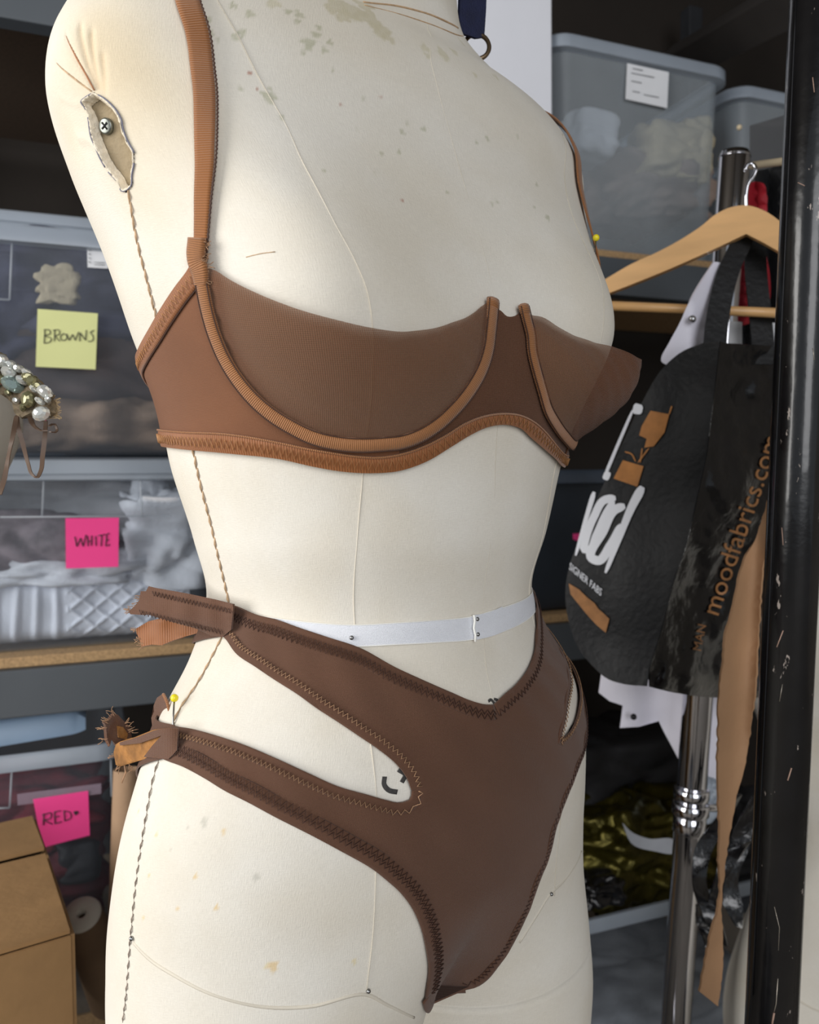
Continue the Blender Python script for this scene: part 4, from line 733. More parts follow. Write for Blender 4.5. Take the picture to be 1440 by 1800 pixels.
def rrect(s0, s1, n0, n1, r, z, seg=5):
    q = []
    for cs, cn, a0 in ((s1 - r, n1 - r, 0), (s0 + r, n1 - r, 90), (s0 + r, n0 + r, 180), (s1 - r, n0 + r, 270)):
        for k in range(seg + 1):
            a = math.radians(a0 + 90 * k / seg); q.append(sh(cs + r * math.cos(a), cn + r * math.sin(a), z))
    return q
def tub(label, s0, s1, n0, n1, z0, z1, mats=('clear_bin', 'clear_rim'), cat='storage bin', lid=False, taper=.012, name='storage_bin', group=None, ribs=()):
    b = thing(name, label, cat, sh((s0 + s1) / 2, (n0 + n1) / 2, z0), math.atan2(SH_S.y, SH_S.x), group)
    t = taper; G = [rrect(s0 + t + .03, s1 - t - .03, n0 + t + .03, n1 - t - .03, .03, z0 + .0015), rrect(s0 + t + .004, s1 - t - .004, n0 + t + .004, n1 - t - .004, .035, z0 + .0015), rrect(s0 + t, s1 - t, n0 + t, n1 - t, .035, z0 + .008)]
    for k in range(1, 7):
        u = k / 6; G.append(rrect(s0 + t * (1 - u), s1 - t * (1 - u), n0 + t * (1 - u), n1 - t * (1 - u), .035, z0 + .008 + (z1 - .02 - z0 - .008) * u))
    mb = MB(); mb.grid(G, closed=True); m_ = len(G[0]); mb.f.append(tuple(range(m_))[::-1]); mb.build('tub', mats[0], b, solid=.0018)
    e = .012; R = [rrect(s0, s1, n0, n1, .035, z1 - .024), rrect(s0 - e, s1 + e, n0 - e, n1 + e, .04, z1 - .022), rrect(s0 - e, s1 + e, n0 - e, n1 + e, .04, z1 - .004), rrect(s0 - e + .003, s1 + e - .003, n0 - e + .003, n1 + e - .003, .04, z1), rrect(s0, s1, n0, n1, .035, z1 - .002)]
    MB().grid(R, closed=True).build('rim', mats[1], b, solid=.0016)
    for pts, nn in ribs:
        MB().tube([on_shelf(x, y, nn) for x, y in pts], .0013, 6).build('molded_rib', 'clear_rib', b)
    if lid:
        e = .016; mb = MB(); R = [rrect(s0 - e, s1 + e, n0 - e, n1 + e, .045, z1 - .014), rrect(s0 - e, s1 + e, n0 - e, n1 + e, .045, z1 + .004), rrect(s0 - e + .02, s1 + e - .02, n0 - e + .02, n1 + e - .02, .04, z1 + .008), rrect(s0 + .03, s1 - .03, n0 + .03, n1 - .03, .03, z1 + .004)]
        mb.grid(R, closed=True); mb.f.append(tuple(len(mb.v) - m_ + j for j in range(m_))); mb.build('lid', mats[1], b, solid=.0018)
    return b
def cloth(label, c, rs, rn, rz, m, seed, fold=.5, fr=14., group=None, name='folded_cloth', cat='fabric', n=44):
    """a crumpled heap of cloth, deep creases on a rounded bundle"""
    G = []; c = Vector(c)
    for i in range(n + 1):
        ph = math.pi * i / n; row = []
        for j in range(n * 2):
            a = math.pi * j / n; d = Vector((math.sin(ph) * math.cos(a), math.sin(ph) * math.sin(a), -math.cos(ph)))
            sq = 1 / max(.62, (abs(d.x) ** 5 + abs(d.y) ** 5 + abs(d.z) ** 5) ** .2)
            p = SH_S * (d.x * rs * sq) + SH_N * (d.y * rn * sq) + ZUP * (d.z * rz * sq); q = Vector(((c + p).dot(SH_S) * fr * .7, (c + p).dot(SH_N) * fr, (c + p).z * fr * 1.7)) + Vector((seed * 7.3, seed, 0))
            w_ = Vector((noise.noise(q * .5), noise.noise(q * .5 + Vector((9, 0, 0))), 0)) * 1.3
            k = abs(noise.noise(q + w_)) * 1.6 + .5 * abs(noise.noise(q * 2.2 + w_)) - .45
            row.append(c + p * (1 + fold * k * .42))
        G.append(row)
    zmin = min(p.z for r in G for p in r)
    lift = max(0., (c.z - rz) - zmin)
    for r in G:
        for p in r: p.z = max(p.z, c.z - rz)
    o = MB().grid(G, closed=True).build(name, m)
    return tag(o, label, cat, group)
def note(corners, n, m, name, label, strokes, sw=.0011):
    """sticky note lying on a bin front, with handwriting"""
    A = [on_shelf(x, y, n) for x, y in corners]; cen = sum(A, Vector()) / 4
    t = thing(name, label, 'sticky note', Vector((cen.x, cen.y, min(p.z for p in A))))
    G = []
    for i in range(9):
        v = i / 8; G.append([(A[0].lerp(A[1], u / 8)).lerp(A[3].lerp(A[2], u / 8), v) - SH_N * (.005 * max(0, v - .35) ** 1.6) for u in range(9)])
    MB().grid(G[::-1]).build('paper', m, t, smooth=False, solid=.0003)
    for s_ in strokes:
        P = []
        for x, y in s_:
            p = on_shelf(x, y, n); v = max(0, min(1, (A[0].z - p.z) / (A[0].z - A[3].z))); P.append(p - SH_N * (.005 * max(0, v - .35) ** 1.6 + .0006))
        P2 = [tuple(q) for q in spline(P, max(4, len(P) * 4))] if len(P) > 2 else P
        MB().tube(P2, sw * .5, 5).build('pen_stroke', 'ink', t)
    return t
def scl(k, ox, oy, strokes): return [[(ox + x / k, oy + y / k) for x, y in s_] for s_ in strokes]

# left bay: the BROWNS bin on the WHITE bin
nB = .02
zW1 = Zs(100, 806, nB)
tub('clear bin of pale fabric with a pink WHITE note', Ss(-130, .03), Ss(395, .03), .03, .44, zb, zW1 - .006, ribs=[([(78, 822), (74, 908)], .026), ([(246, 822), (249, 908)], .026), ([(0, 909), (300, 907)], .026)], lid=True)
zBt = Zs(80, 402, nB)
tub('clear bin of brown fabrics with a yellow BROWNS note', Ss(-130, nB), Ss(385, nB), nB, .42, zW1 + .003, zBt, ribs=[([(21, 428), (17, 527)], nB - .003), ([(17, 527), (-20, 525)], nB - .003)])
tub('clear lidded bin just behind the BROWNS bin', Ss(-120, .45), Ss(420, .45), .455, .55, zb, Zs(80, 386, .46), lid=True)
note([(66, 543), (172, 551), (168, 650), (63, 645)], nB - .004, 'paper_yellow', 'sticky_note', 'pale yellow sticky note reading BROWNS', scl(3.333, 0, 360, [
    [(262, 735), (258, 812)], [(255, 732), (290, 735), (293, 755), (262, 768), (300, 785), (290, 805), (258, 812)],
    [(320, 735), (318, 800)], [(310, 735), (345, 735), (345, 760), (320, 768)], [(320, 768), (350, 800)],
    [(372, 755), (355, 770), (358, 790), (375, 796), (390, 780), (386, 762), (372, 755)], [(390, 757), (405, 795)], [(405, 795), (425, 760)], [(425, 760), (440, 795)], [(440, 795), (460, 745)],
    [(466, 800), (468, 750)], [(468, 750), (500, 795)], [(500, 795), (505, 735)], [(550, 735), (530, 748), (545, 772), (540, 797), (515, 802)]]))
note([(115, 911), (209, 910), (208, 996), (116, 999)], .022, 'paper_pink', 'sticky_note', 'hot pink sticky note reading WHITE', scl(3.4286, 0, 800, [
    [(450, 492), (462, 550)], [(462, 550), (485, 500)], [(485, 500), (500, 550)], [(500, 550), (518, 480)], [(526, 488), (530, 548)], [(552, 485), (550, 545)], [(528, 522), (551, 516)],
    [(575, 488), (578, 546)], [(590, 485), (635, 478)], [(612, 482), (608, 548)], [(642, 478), (637, 548)], [(642, 478), (657, 471)], [(639, 515), (655, 509)], [(637, 548), (662, 540)]]), .0013)
lab = thing('bin_label', 'small white printed label on the BROWNS bin', 'label', on_shelf(165, 470, nB - .004))
A = [on_shelf(x, y, nB - .002) for x, y in ((153, 431), (190, 434), (190, 472), (154, 470))]
MB().add([p for p in A] , [(0, 3, 2, 1)]).build('card', 'paper_white', lab, solid=.0004)
for k, y in enumerate((438, 445, 452, 459)): MB().tube([on_shelf(156, y, nB - .003), on_shelf(158.5, y + 3, nB - .003)], .0006, 4).build('printed_mark', 'print_grey', lab)
for y in (461, 465): MB().tube([on_shelf(165, y, nB - .003), on_shelf(185, y + 1, nB - .003)], .0004, 4).build('printed_mark', 'print_grey', lab)
mat('cloth_navy', (58, 58, 78), .8, var=.45, vscale=16, bump=.5); mat('cloth_tan', (140, 116, 96), .8, var=.3, vscale=18, bump=.5); mat('cloth_brown', (74, 58, 54), .8, var=.3, vscale=14, bump=.5)
mat('cloth_sand', (196, 180, 150), .8, var=.15, bump=.5); mat('cloth_white', (230, 231, 236), .85, var=.08, bump=.5); mat('cloth_grey', (150, 150, 152), .85, var=.25, vscale=12, bump=.5); mat('cloth_pattern', (128, 116, 120), .85, var=.6, vscale=34)
mat('cloth_red', (92, 14, 28), .7, var=.35, vscale=14, bump=.5); mat('cloth_crimson', (124, 20, 36), .7, var=.3, bump=.5); mat('cloth_black', (24, 24, 28), .7, var=.3, bump=.4)
def cl(label, px, py, n, r, m, seed, **k): return cloth(label, on_shelf(px, py, n), r[0], r[1], r[2], m, seed, group=k.pop('group', None), **k)
cl('dark navy cloth filling the top of the BROWNS bin', 190, 545, .20, (.20, .132, .085), 'cloth_navy', 1, fr=12)
cl('rumpled tan cloth low in the BROWNS bin', 190, 748, .19, (.20, .112, .042), 'cloth_tan', 2, fr=11, fold=.7)
cl('dark brown cloth in the middle of the BROWNS bin', 180, 655, .195, (.21, .128, .055), 'cloth_brown', 3, fr=11)
cl('small sand scrap above the yellow note', 103, 500, .034, (.024, .006, .026), 'cloth_sand', 4, fold=.9, fr=40)
cl('navy cloth at the left of the BROWNS bin', -25, 640, .19, (.09, .125, .10), 'cloth_navy', 5)
cl('grey cloth behind the pink WHITE note', 150, 885, .22, (.20, .14, .055), 'cloth_grey', 6)
cl('white cloth bunched at the right of the WHITE bin', 285, 940, .11, (.055, .06, .075), 'cloth_white', 7, fold=.95, fr=22)
cl('printed cloth at the left of the WHITE bin', 45, 945, .13, (.09, .08, .04), 'cloth_pattern', 8)
cl('white ruffle above the quilt in the WHITE bin', 60, 1000, .10, (.15, .05, .022), 'cloth_white', 9, fold=.9, fr=24)
mat('quilt_white', (236, 238, 246), .85, var=.06, bump=.4, bscale=300)
Q = []; nu, nv = 120, 44; s0, s1 = Ss(-90, .05), Ss(330, .05); z0, z1 = zb + .006, Zs(150, 1012, .05)
for j in range(nv + 1):
    v = j / nv; row = []
    for i in range(nu + 1):
        s_ = s0 + (s1 - s0) * i / nu; z_ = z0 + (z1 - z0) * v; d1 = (s_ * .8 + z_) / .026; d2 = (s_ * .8 - z_) / .026
        rd = max(math.exp(-((d1 - round(d1)) / .10) ** 2), math.exp(-((d2 - round(d2)) / .10) ** 2)) if i > nu * .45 else max(0, math.sin(s_ * 260 + 2 * noise.noise(Vector((s_ * 9, z_ * 9, 0)))))
        row.append(sh(s_, .062 + .03 * (abs(v - .5) * 2) ** 6 - .004 * rd + .006 * noise.noise(Vector((s_ * 20, z_ * 20, 3))), z_))
    Q.append(row)
for k, n_ in ((1, .12), (2, .33)): Q.append([sh(s0 + (s1 - s0) * i / nu, n_, z1 + .004 * math.sin(i * .4)) for i in range(nu + 1)])
tag(MB().grid(Q).build('folded_quilt', 'quilt_white', solid=.003), 'folded white quilt lying in the bottom of the WHITE bin', 'quilt')

# beneath: red bin, loose lid, rolls, cardboard box
zR = Zs(100, 1318, .02)
tub('clear bin of red fabrics with a pink RED note', Ss(-260, .03), Ss(198, .02), .03, .44, zf, zR, ribs=[([(22, 1332), (17, 1420)], .025), ([(17, 1420), (-5, 1421)], .025), ([(195, 1335), (196, 1400)], .025)])
note([(58, 1405), (155, 1390), (158, 1467), (74, 1489)], .022, 'paper_pink', 'sticky_note', 'hot pink sticky note reading RED with a heart', scl(3, 0, 1200, [
    [(230, 690), (228, 750)], [(222, 697), (270, 688), (265, 713), (232, 725)], [(232, 725), (276, 745)], [(287, 680), (290, 742)], [(287, 680), (320, 675)], [(288, 708), (312, 703)], [(290, 742), (325, 732)],
    [(337, 675), (341, 728)], [(335, 675), (370, 685), (372, 712), (341, 728)], [(400, 697), (392, 680), (399, 678), (402, 684), (408, 676), (410, 684), (400, 697)], [(396, 682), (402, 692)], [(405, 682), (400, 692)]]), .0013)
mat('clear_tape', (190, 170, 186), .3, alpha=.35)
tp = MB(); tp.add([on_shelf(x, y, .0235) for x, y in ((30, 1396), (178, 1377), (178, 1395), (31, 1416))], [(0, 3, 2, 1)])
tag(tp.build('adhesive_tape', 'clear_tape', solid=.0004), 'strip of clear tape above the RED note', 'tape')
cl('crimson cloth at the top of the red bin', 60, 1425, .17, (.085, .09, .045), 'cloth_crimson', 11, fold=.9, fr=20)
cl('dark red cloth filling the red bin', 10, 1500, .20, (.13, .13, .09), 'cloth_red', 12)
cl('black cloth by the RED note', 140, 1500, .09, (.03, .04, .03), 'cloth_black', 13, fold=.9)
cl('dark red cloth at the foot of the red bin', 50, 1590, .18, (.10, .115, .05), 'cloth_red', 14)
mat('lid_blue', (150, 176, 204), .35, var=.04, alpha=.8)
la, lb = on_shelf(-60, 1306, .03), on_shelf(150, 1272, .05); lu = (lb - la).normalized(); ln = SH_N; lz = lu.cross(ln) * 1
if lz.z < 0: lz = -lz
mb = MB(); L0 = (lb - la).length
prof = [(-.012, -.008), (-.012, .020), (-.004, .026), (.02, .026), (.028, .018), (.30, .018)]
G = []
for k in range(25):
    u = k / 24; e_ = .014 * (1 - min(1, (1 - u) * L0 / .02)) ** 2
    G.append([la + lu * (L0 * u) + ln * d_ + lz * (h_ * (1 - (e_ / .03))) for d_, h_ in prof])
mb.grid(G).build_ = None
lid = mb.build('plastic_cover', 'lid_blue', solid=.0022); tag(lid, 'loose pale blue plastic cover tilted above the red bin', 'cover')
mat('cardboard', (158, 122, 80), .85, var=.08, vscale=30, bump=.2, bscale=120); mat('cardboard_shaded', (60, 44, 30), .9); mat('kraft', (164, 134, 106), .85, var=.06, bump=.2); mat('kraft_dark', (118, 94, 70), .9, var=.1); mat('spool_white', (196, 190, 178), .8, var=.1)
zt = .72; FA, BA_, FL = on_z(123, 1643, zt), on_z(57, 1441, zt), on_z(0, 1680, zt)
ul = (FL - FA).normalized(); ub = (BA_ - FA); LB = ub.length; ub.normalize(); SA, SB = on_z(77, 1517, zt), on_z(0, 1547, zt)
box = thing('cardboard_box', 'brown cardboard box with taped flaps at the lower left', 'box', (FA.x - .2, FA.y + .1, .0))
mb = MB()
def plate(P, m, nm, par, th=.004): return MB().add(P, [(0, 1, 2, 3)]).build(nm, m, par, smooth=False, solid=th)
W_ = .42; dn = ZUP * -.716
plate([FA, FA + dn, FA + ul * W_ + dn, FA + ul * W_], 'cardboard', 'front_side', box)
plate([BA_, BA_ + dn, FA + dn, FA], 'cardboard', 'right_side', box)
plate([BA_ + ul * W_, BA_ + ul * W_ + dn, BA_ + dn, BA_], 'cardboard', 'back_side', box)
plate([FA + dn, BA_ + dn, BA_ + ul * W_ + dn, FA + ul * W_ + dn], 'cardboard', 'bottom', box)
kf = .60
fr_, bk_ = FA + ub * (LB * kf), FA + ub * (LB * (kf + .018))
plate([FA + ZUP * .001, FA + ul * W_ + ZUP * .001, fr_ + ul * W_ + ZUP * .003, fr_ - ub * .004 + ZUP * .003], 'cardboard', 'top_flap', box)
plate([bk_ + ZUP * .006, bk_ + ul * W_ + ZUP * .006, BA_ + ul * W_ + ZUP * .001, BA_ + ZUP * .001], 'cardboard', 'top_flap', box)
plate([FA + ZUP * -.012, FA + ul * W_ + ZUP * -.012, BA_ + ul * W_ + ZUP * -.012, BA_ + ZUP * -.012], 'cardboard_shaded', 'inner_flap', box)  # dark sheet below the flaps: shade of the gap put into its colour
c1 = at(143, 1607, .98); ax = (UP * .82 - FWD * .57).normalized(); a1 = RIGHT; a2 = ax.cross(a1)
sp_ = thing('paper_cone_roll', 'kraft paper roll with a pale core disc beside the cardboard box', 'roll', at(150, 1790, .99))
MB().lathe([(.0225, .0), (.0232, -.002), (.027, -.06), (.034, -.20)], c1, 36, (a1, a2, ax)).build('roll_body', 'kraft_dark', sp_)
MB().lathe([(.0055, -.01), (.0055, .001), (.007, .0015), (.022, .0015), (.0232, -.001), (.0232, -.003)], c1, 36, (a1, a2, ax)).build('core_disc', 'spool_white', sp_)
MB().lathe([(.0068, -.03), (.0068, -.0092), (1e-4, -.0092)], c1, 20, (a1, a2, ax)).build('core_hole', 'cardboard_shaded', sp_)  # shade inside the hole put into the colour
kt = thing('kraft_tube', 'upright kraft paper tube half hidden behind the near hip', 'tube', at(222, 1720, .98))
c2 = at(224, 1352, .99); kx = (at(214, 1720, .96) - c2); kl = kx.length; kx.normalize()
ka = RIGHT - kx * RIGHT.dot(kx); ka.normalize(); kb = kx.cross(ka)
MB().lathe([(.0150, 0), (.0165, .0), (.0165, .004), (.018, kl)], c2, 30, (ka, kb, kx)).build('tube_wall', 'kraft', kt, solid=.0012)

# ------------------------------------------------------------------ right bay, upper shelf
zr1 = Zs(1130, 92, .02)
wb = MB().box(sh((Ss(800, .02) + Ss(968, .02)) / 2, .02, (zu + 2.24) / 2), Ss(968, .02) - Ss(800, .02), .018, 2.24 - zu, SH)
mat('white_board', (238, 240, 248), .6, var=.01); tag(wb.build('foam_board', 'white_board', smooth=False, bevel=.002), 'tall white foam board standing behind the neck', 'board')
tub('clear bin of beige fabric with a white card high on the right', Ss(975, .02), Ss(1272, .02), .02, .40, zu, zr1, mats=('frosted_bin', 'clear_rim'))
tub('second clear bin partly hidden by the black pole', Ss(1292, .06), Ss(1470, .06), .06, .40, zu, Zs(1340, 160, .06), mats=('frosted_bin', 'clear_rim'))
cd = thing('card_label', 'white printed card on the high beige fabric bin', 'label', on_shelf(1140, 190, .015))
MB().add([on_shelf(x, y, .014) for x, y in ((1103, 111), (1176, 127), (1173, 190), (1100, 174))], [(0, 3, 2, 1)]).build('card', 'paper_white', cd, solid=.0005)
for x0, x1, y in ((1112, 1130, 120), (1110, 1150, 128), (1110, 1128, 142), (1112, 1125, 160), (1132, 1158, 166)): MB().tube([on_shelf(x0, y, .0125), on_shelf(x1, y + (x1 - x0) * .2, .0125)], .0006, 4).build('printed_line', 'print_grey', cd)
mat('cloth_taupe', (150, 132, 122), .85, var=.3, vscale=16, bump=.5); mat('cloth_cream', (198, 184, 152), .85, var=.15, bump=.5)
cl('taupe cloth filling the beige fabric bin', 1125, 345, .19, (.098, .11, .065), 'cloth_taupe', 21, fold=.9, fr=16)
cl('cream cloth twisted at the front of the beige fabric bin', 1165, 275, .10, (.055, .05, .05), 'cloth_cream', 22, fold=.6, fr=20)
cl('off-white cloth folded at the left of the beige fabric bin', 1030, 245, .10, (.045, .05, .04), 'cloth_white', 23, fold=.5, fr=14)
cl('cream lace at the right of the beige fabric bin', 1204, 275, .10, (.033, .05, .06), 'cloth_cream', 24, fold=.6, fr=20)
cl('grey cloth in the second clear bin', 1370, 330, .20, (.07, .09, .06), 'cloth_grey', 25)
mat('black_box', (46, 48, 52), .6, var=.08); mat('pale_strip', (196, 180, 150), .6)
bx = thing('black_box_file', 'dark box file standing beside the high chrome pole', 'box', at(1360, 330, 1.22))
sheet([(1318, 221), (1420, 190), (1420, 330), (1318, 345)], lambda x, y: 1.20 - .0006 * (x - 1318), 'box_front', 'black_box', bx, step=20, solid=.06, soff=-1)
MB().ball(at(1300, 224, 1.2), .004, 8, 6).build('box_catch', 'pale_strip', bx)
br = MB(); P0, P1 = at(1180, 118, 1.9), at(1440, -25, 1.35)
mat('dark_beam', (46, 42, 40), .7, var=.1); br.tube([P0, P1], .045, 4); struct(br.build('trim_1', 'dark_beam', smooth=False))

# dark tote, gold cloth, low bins behind the waist and thigh
tub('dark blue plastic tote on the shelf behind the waist', Ss(900, .03), Ss(1120, .03), .03, .42, zb, Zs(1010, 826, .03), mats=('dark_tote', 'tote_rim'), name='plastic_tote', cat='tote')
tag(MB().add([on_shelf(x, y, .035) for x, y in ((1006, 930), (1022, 932), (1018, 952), (1008, 948))], [(0, 3, 2, 1)]).build('price_tag', 'paper_pink', solid=.0005), 'tiny pink tag on the dark plastic tote', 'tag')
tub('large clear bin under the gold cloth at the lower right', Ss(880, -.02), Ss(1420, -.02), -.02, .42, zg, Zs(1120, 1592, -.02))
mat('gold_lame', (76, 70, 26), .33, metal=.75, var=.35, vscale=14, bump=.6, bscale=60); mat('black_gloss', (14, 14, 17), .22, var=.3, vscale=60, bump=.8, bscale=120, coat=.5)
cl('crumpled olive gold lame cloth on the lower right bin', 1110, 1480, .11, (.13, .10, .085), 'gold_lame', 31, fold=1.1, fr=20)
cl('black cloth behind the olive gold cloth', 1060, 1350, .25, (.22, .10, .09), 'cloth_black', 32)
cl('black cloth piled at the right of the gold cloth', 1290, 1480, .12, (.10, .10, .09), 'cloth_black', 33)
cl('glossy black scrap below the gold cloth beside the thigh', 1050, 1560, .02, (.035, .03, .025), 'black_gloss', 34, fold=1.0, fr=30)
cl('grey cloth inside the lower right bin', 1120, 1740, .18, (.19, .15, .07), 'cloth_grey', 35)
mat('label_grey', (160, 163, 170), .8)
wl_ = px_spline([(1094, 1446), (1110, 1462), (1140, 1474), (1185, 1478), (1186, 1498), (1150, 1496), (1112, 1484)], 60)
lt = tag(sheet(wl_, lambda x, y: 1.19 + .0002 * (x - 1094), 'care_label', 'label_grey', None, step=8, solid=.0006), 'white woven label strip across the gold cloth', 'label')

# ------------------------------------------------------------------ garment rack, hanger, tote bag
mat('chrome', (205, 205, 210), .08, metal=1, var=.03, vscale=8); mat('hanger_wood', (214, 168, 112), .45, var=.12, vscale=9, stretch=(1, 1, 6), coat=.2)
rk = thing('garment_rack', 'chrome garment rack upright with a clamp collar behind the tote bag', 'garment rack', at(1188, 1790, .985))
pA, pB = at(1292, 272, .985), at(1188, 1800, .985); pd = (pB - pA).normalized()
MB().tube([pA, pA + pd * .002, pB + pd * (pB.z - .03)], [.0172, .0178, .0178], 28).build('upright', 'chrome', rk)
MB().tube([pA - pd * .003, pA + pd * .004], [.0158, .0184], 28).build('cap', 'chrome', rk)
for y0, y1, r in ((1372, 1392, .0212), (1398, 1420, .0222), (1420, 1452, .0197)):
    MB().tube([pA + pd * ((pB - pA).length * (y - 272) / 1528) for y in (y0, y0 + 2, y1 - 2, y1)], [r * .93, r, r, r * .93], 28).build('collar', 'chrome', rk)
q = pA + pd * ((pB - pA).length * (1408 - 272) / 1528); MB().tube([q, q + RIGHT * .034], .005, 10).build('clamp_bolt', 'chrome', rk)
MB().tube([at(1322, 291, .93), at(1470, 272, .80)], .0042, 12).build('hang_rail', 'pale_strip', rk)
MB().tube([pB + pd * (pB.z - .05) + RIGHT * -.16, pB + pd * (pB.z - .05) + RIGHT * .12], .015, 12).build('foot', 'chrome', rk)
hd = lambda x, y: .885 + .00022 * (1310 - x)
hg = thing('wooden_hanger', 'pale wooden coat hanger with a trouser bar and chrome hook', 'hanger', at(1310, 550, .88))
hp = px_spline([(1062, 492), (1110, 464), (1160, 441), (1205, 416), (1232, 398), (1258, 377), (1286, 364), (1313, 361), (1345, 371), (1378, 394), (1425, 432), (1475, 466)], 70, False) + px_spline([(1475, 492), (1425, 472), (1378, 447), (1345, 428), (1312, 411)], 30, False) + px_spline([(1312, 411), (1270, 431), (1220, 454), (1160, 480), (1110, 500), (1066, 517)], 40, False)
sheet(hp, hd, 'hanger_body', 'hanger_wood', hg, step=9, solid=.011, soff=-1)
MB().tube([at(1040, 536, .945), at(1480, 555, .85)], .0052, 14).build('trouser_bar', 'hanger_wood', hg)
MB().tube([tuple(p) for p in spline([at(1312, 364, .888), at(1312, 340, .888), at(1316, 322, .888), at(1326, 308, .888), at(1329, 297, .888), at(1322, 288, .89), at(1314, 290, .89), at(1310, 300, .89)], 40)], .0020, 10).build('hook', 'chrome', hg)
mat('white_vinyl', (226, 224, 236), .45, var=.03, bump=.15, bscale=60); mat('cloth_scarlet', (140, 14, 30), .6, var=.2); mat('black_canvas', (19, 20, 22), .55, var=.25, vscale=40, bump=.5, bscale=140); mat('snap_metal', (190, 190, 190), .25, metal=.9)
mat('crinkle_black', (14, 14, 16), .2, var=.3, vscale=60, bump=.7, bscale=70)
ws = thing('white_vinyl_garment', 'white vinyl garment hanging behind the black tote bag', 'garment', at(1200, 1400, .97))
sheet(px_spline([(1254, 461), (1264, 462), (1258, 510), (1247, 560), (1240, 602), (1226, 622), (1211, 645), (1188, 644), (1164, 636), (1178, 600), (1196, 566), (1212, 530), (1236, 488)], 80), lambda x, y: .875 + .0003 * abs(x - 1215), 'strap_tab', 'white_vinyl', ws, step=9, solid=.003, wob=.006, wsc=.02)
MB().ball(at(1217, 561, .870), .0042, 12, 8).build('snap', 'snap_metal', ws)
sheet([(1062, 1150), (1053, 1217), (1072, 1232), (1095, 1240), (1090, 1279), (1123, 1277), (1158, 1267), (1166, 1283), (1193, 1333), (1225, 1358), (1263, 1370), (1285, 1360), (1290, 1150)], lambda x, y: 1.025 + .012 * math.sin(x * .05), 'hem_panel', 'white_vinyl', ws, step=14, solid=.002, wob=.01, wsc=.015)
MB().ball(at(1114, 1260, 1.005), .004, 12, 8).build('snap', 'dark_steel', ws)
tag(sheet(px_spline([(1288, 330), (1335, 320), (1345, 420), (1334, 560), (1290, 575), (1282, 440)], 60), lambda x, y: .985 + .008 * math.sin(x * .2), 'red_garment', 'cloth_scarlet', None, step=12, solid=.003), 'scarlet garment hanging behind the wooden hanger', 'garment')
tag(sheet(px_spline([(1330, 300), (1430, 285), (1440, 640), (1300, 640), (1318, 420)], 60), lambda x, y: 1.03 + .01 * math.sin(x * .15), 'black_garment', 'black_canvas', None, step=14, solid=.003), 'black garment hanging right behind the wooden hanger', 'garment')
for k, (x, y) in enumerate(((1296, 586), (1350, 588))):
    A = [at(x - 13 + 4 * k, y - 22, .925), at(x + 9 + 8 * k, y - 20, .925), at(x + 9 + 8 * k, y + 26, .925), at(x - 15 + 4 * k, y + 26, .925)]
    tag(MB().add(A, [(0, 3, 2, 1)]).build('hang_tag', 'paper_white', solid=.0006), ('small white card tucked in the tote bag mouth by the chrome pole' if k == 0 else 'small white card tucked in the tote bag mouth by the black pole'), 'tag')
tb_ = thing('tote_bag', 'black woven tote bag with white script and copper lettering', 'bag', at(1190, 1225, .85))
def edge_x(y): return float(np.interp(y, [560, 600, 700, 800, 900, 960, 1030, 1100, 1180, 1240], [1272, 1266, 1254, 1242, 1220, 1206, 1182, 1165, 1140, 1120]))
def dF(x, y): return   .815 + .0005 * max(0, edge_x(y) - x) + .006 * math.sin(y * .02)
def dG(x, y):
    e = max(0, x - edge_x(y)); k = min(1, e / 25)
    return .815 + .006 * math.sin(y * .02) + .0007 * e + k * (.010 * math.sin((y - 600) * .018) * math.sin(e * .03) + .011 * noise.noise(Vector((x * .03, y * .018, 4))) + .004 * noise.noise(Vector((x * .09, y * .06, 9))))
eL = [(edge_x(y), y) for y in range(600, 1185, 16)]
front = eL + px_spline([(1138, 1206), (1100, 1203), (1068, 1193), (1042, 1170), (1018, 1140), (1004, 1105), (995, 1060), (1000, 1000), (1028, 930), (1060, 855), (1095, 780), (1132, 702), (1168, 645), (1200, 618), (1240, 602)], 80, False)
sheet(front, dF, 'front_panel', 'black_canvas', tb_, step=10, solid=.0014, wob=.008, wsc=.012, seed=2)
gus = eL[::-1] + px_spline([(1275, 603), (1320, 606), (1368, 612), (1385, 700), (1390, 900), (1385, 1100), (1370, 1210), (1330, 1226), (1262, 1226), (1200, 1220), (1142, 1207)], 60, False)
sheet(gus, dG, 'side_gusset', 'crinkle_black', tb_, step=7, solid=.0014, wob=.008, wsc=.012, seed=2)
sheet([(1266, 612), (1368, 612), (1390, 900), (1370, 1210), (1262, 1222), (1120, 1190), (1050, 1100), (1060, 1000), (1110, 860), (1200, 660)], lambda x, y: .945, 'back_panel', 'black_canvas', tb_, step=30, solid=.0014)
for pts, y0 in (([(1255, 640), (1262, 560), (1280, 480), (1306, 420), (1322, 370)], .845), ([(1345, 640), (1338, 560), (1330, 480), (1328, 420), (1326, 370)], .87)):
    P = spline([at(x, y, y0 + .075 * k / 4) for k, (x, y) in enumerate(pts)], 30)
    G = [[tuple(Vector(p) + RIGHT * (.012 * e)) for e in (-1, -.5, 0, .5, 1)] for p in P]
    MB().grid(G).build('handle', 'black_canvas', tb_, solid=.002)
mat('print_white', (232, 234, 240), .6, var=.02); mat('print_copper', (176, 118, 62), .6, var=.2, vscale=60); mat('print_copper_dark', (158, 110, 66), .55, var=.25, vscale=80)
def wobF(x, y): return dF(x, y) + .008 * noise.noise(Vector((x * .012, y * .0072, 2))) - .0032
def wobG(x, y): return dG(x, y) + .008 * noise.noise(Vector((x * .012, y * .0072, 2))) - .0038
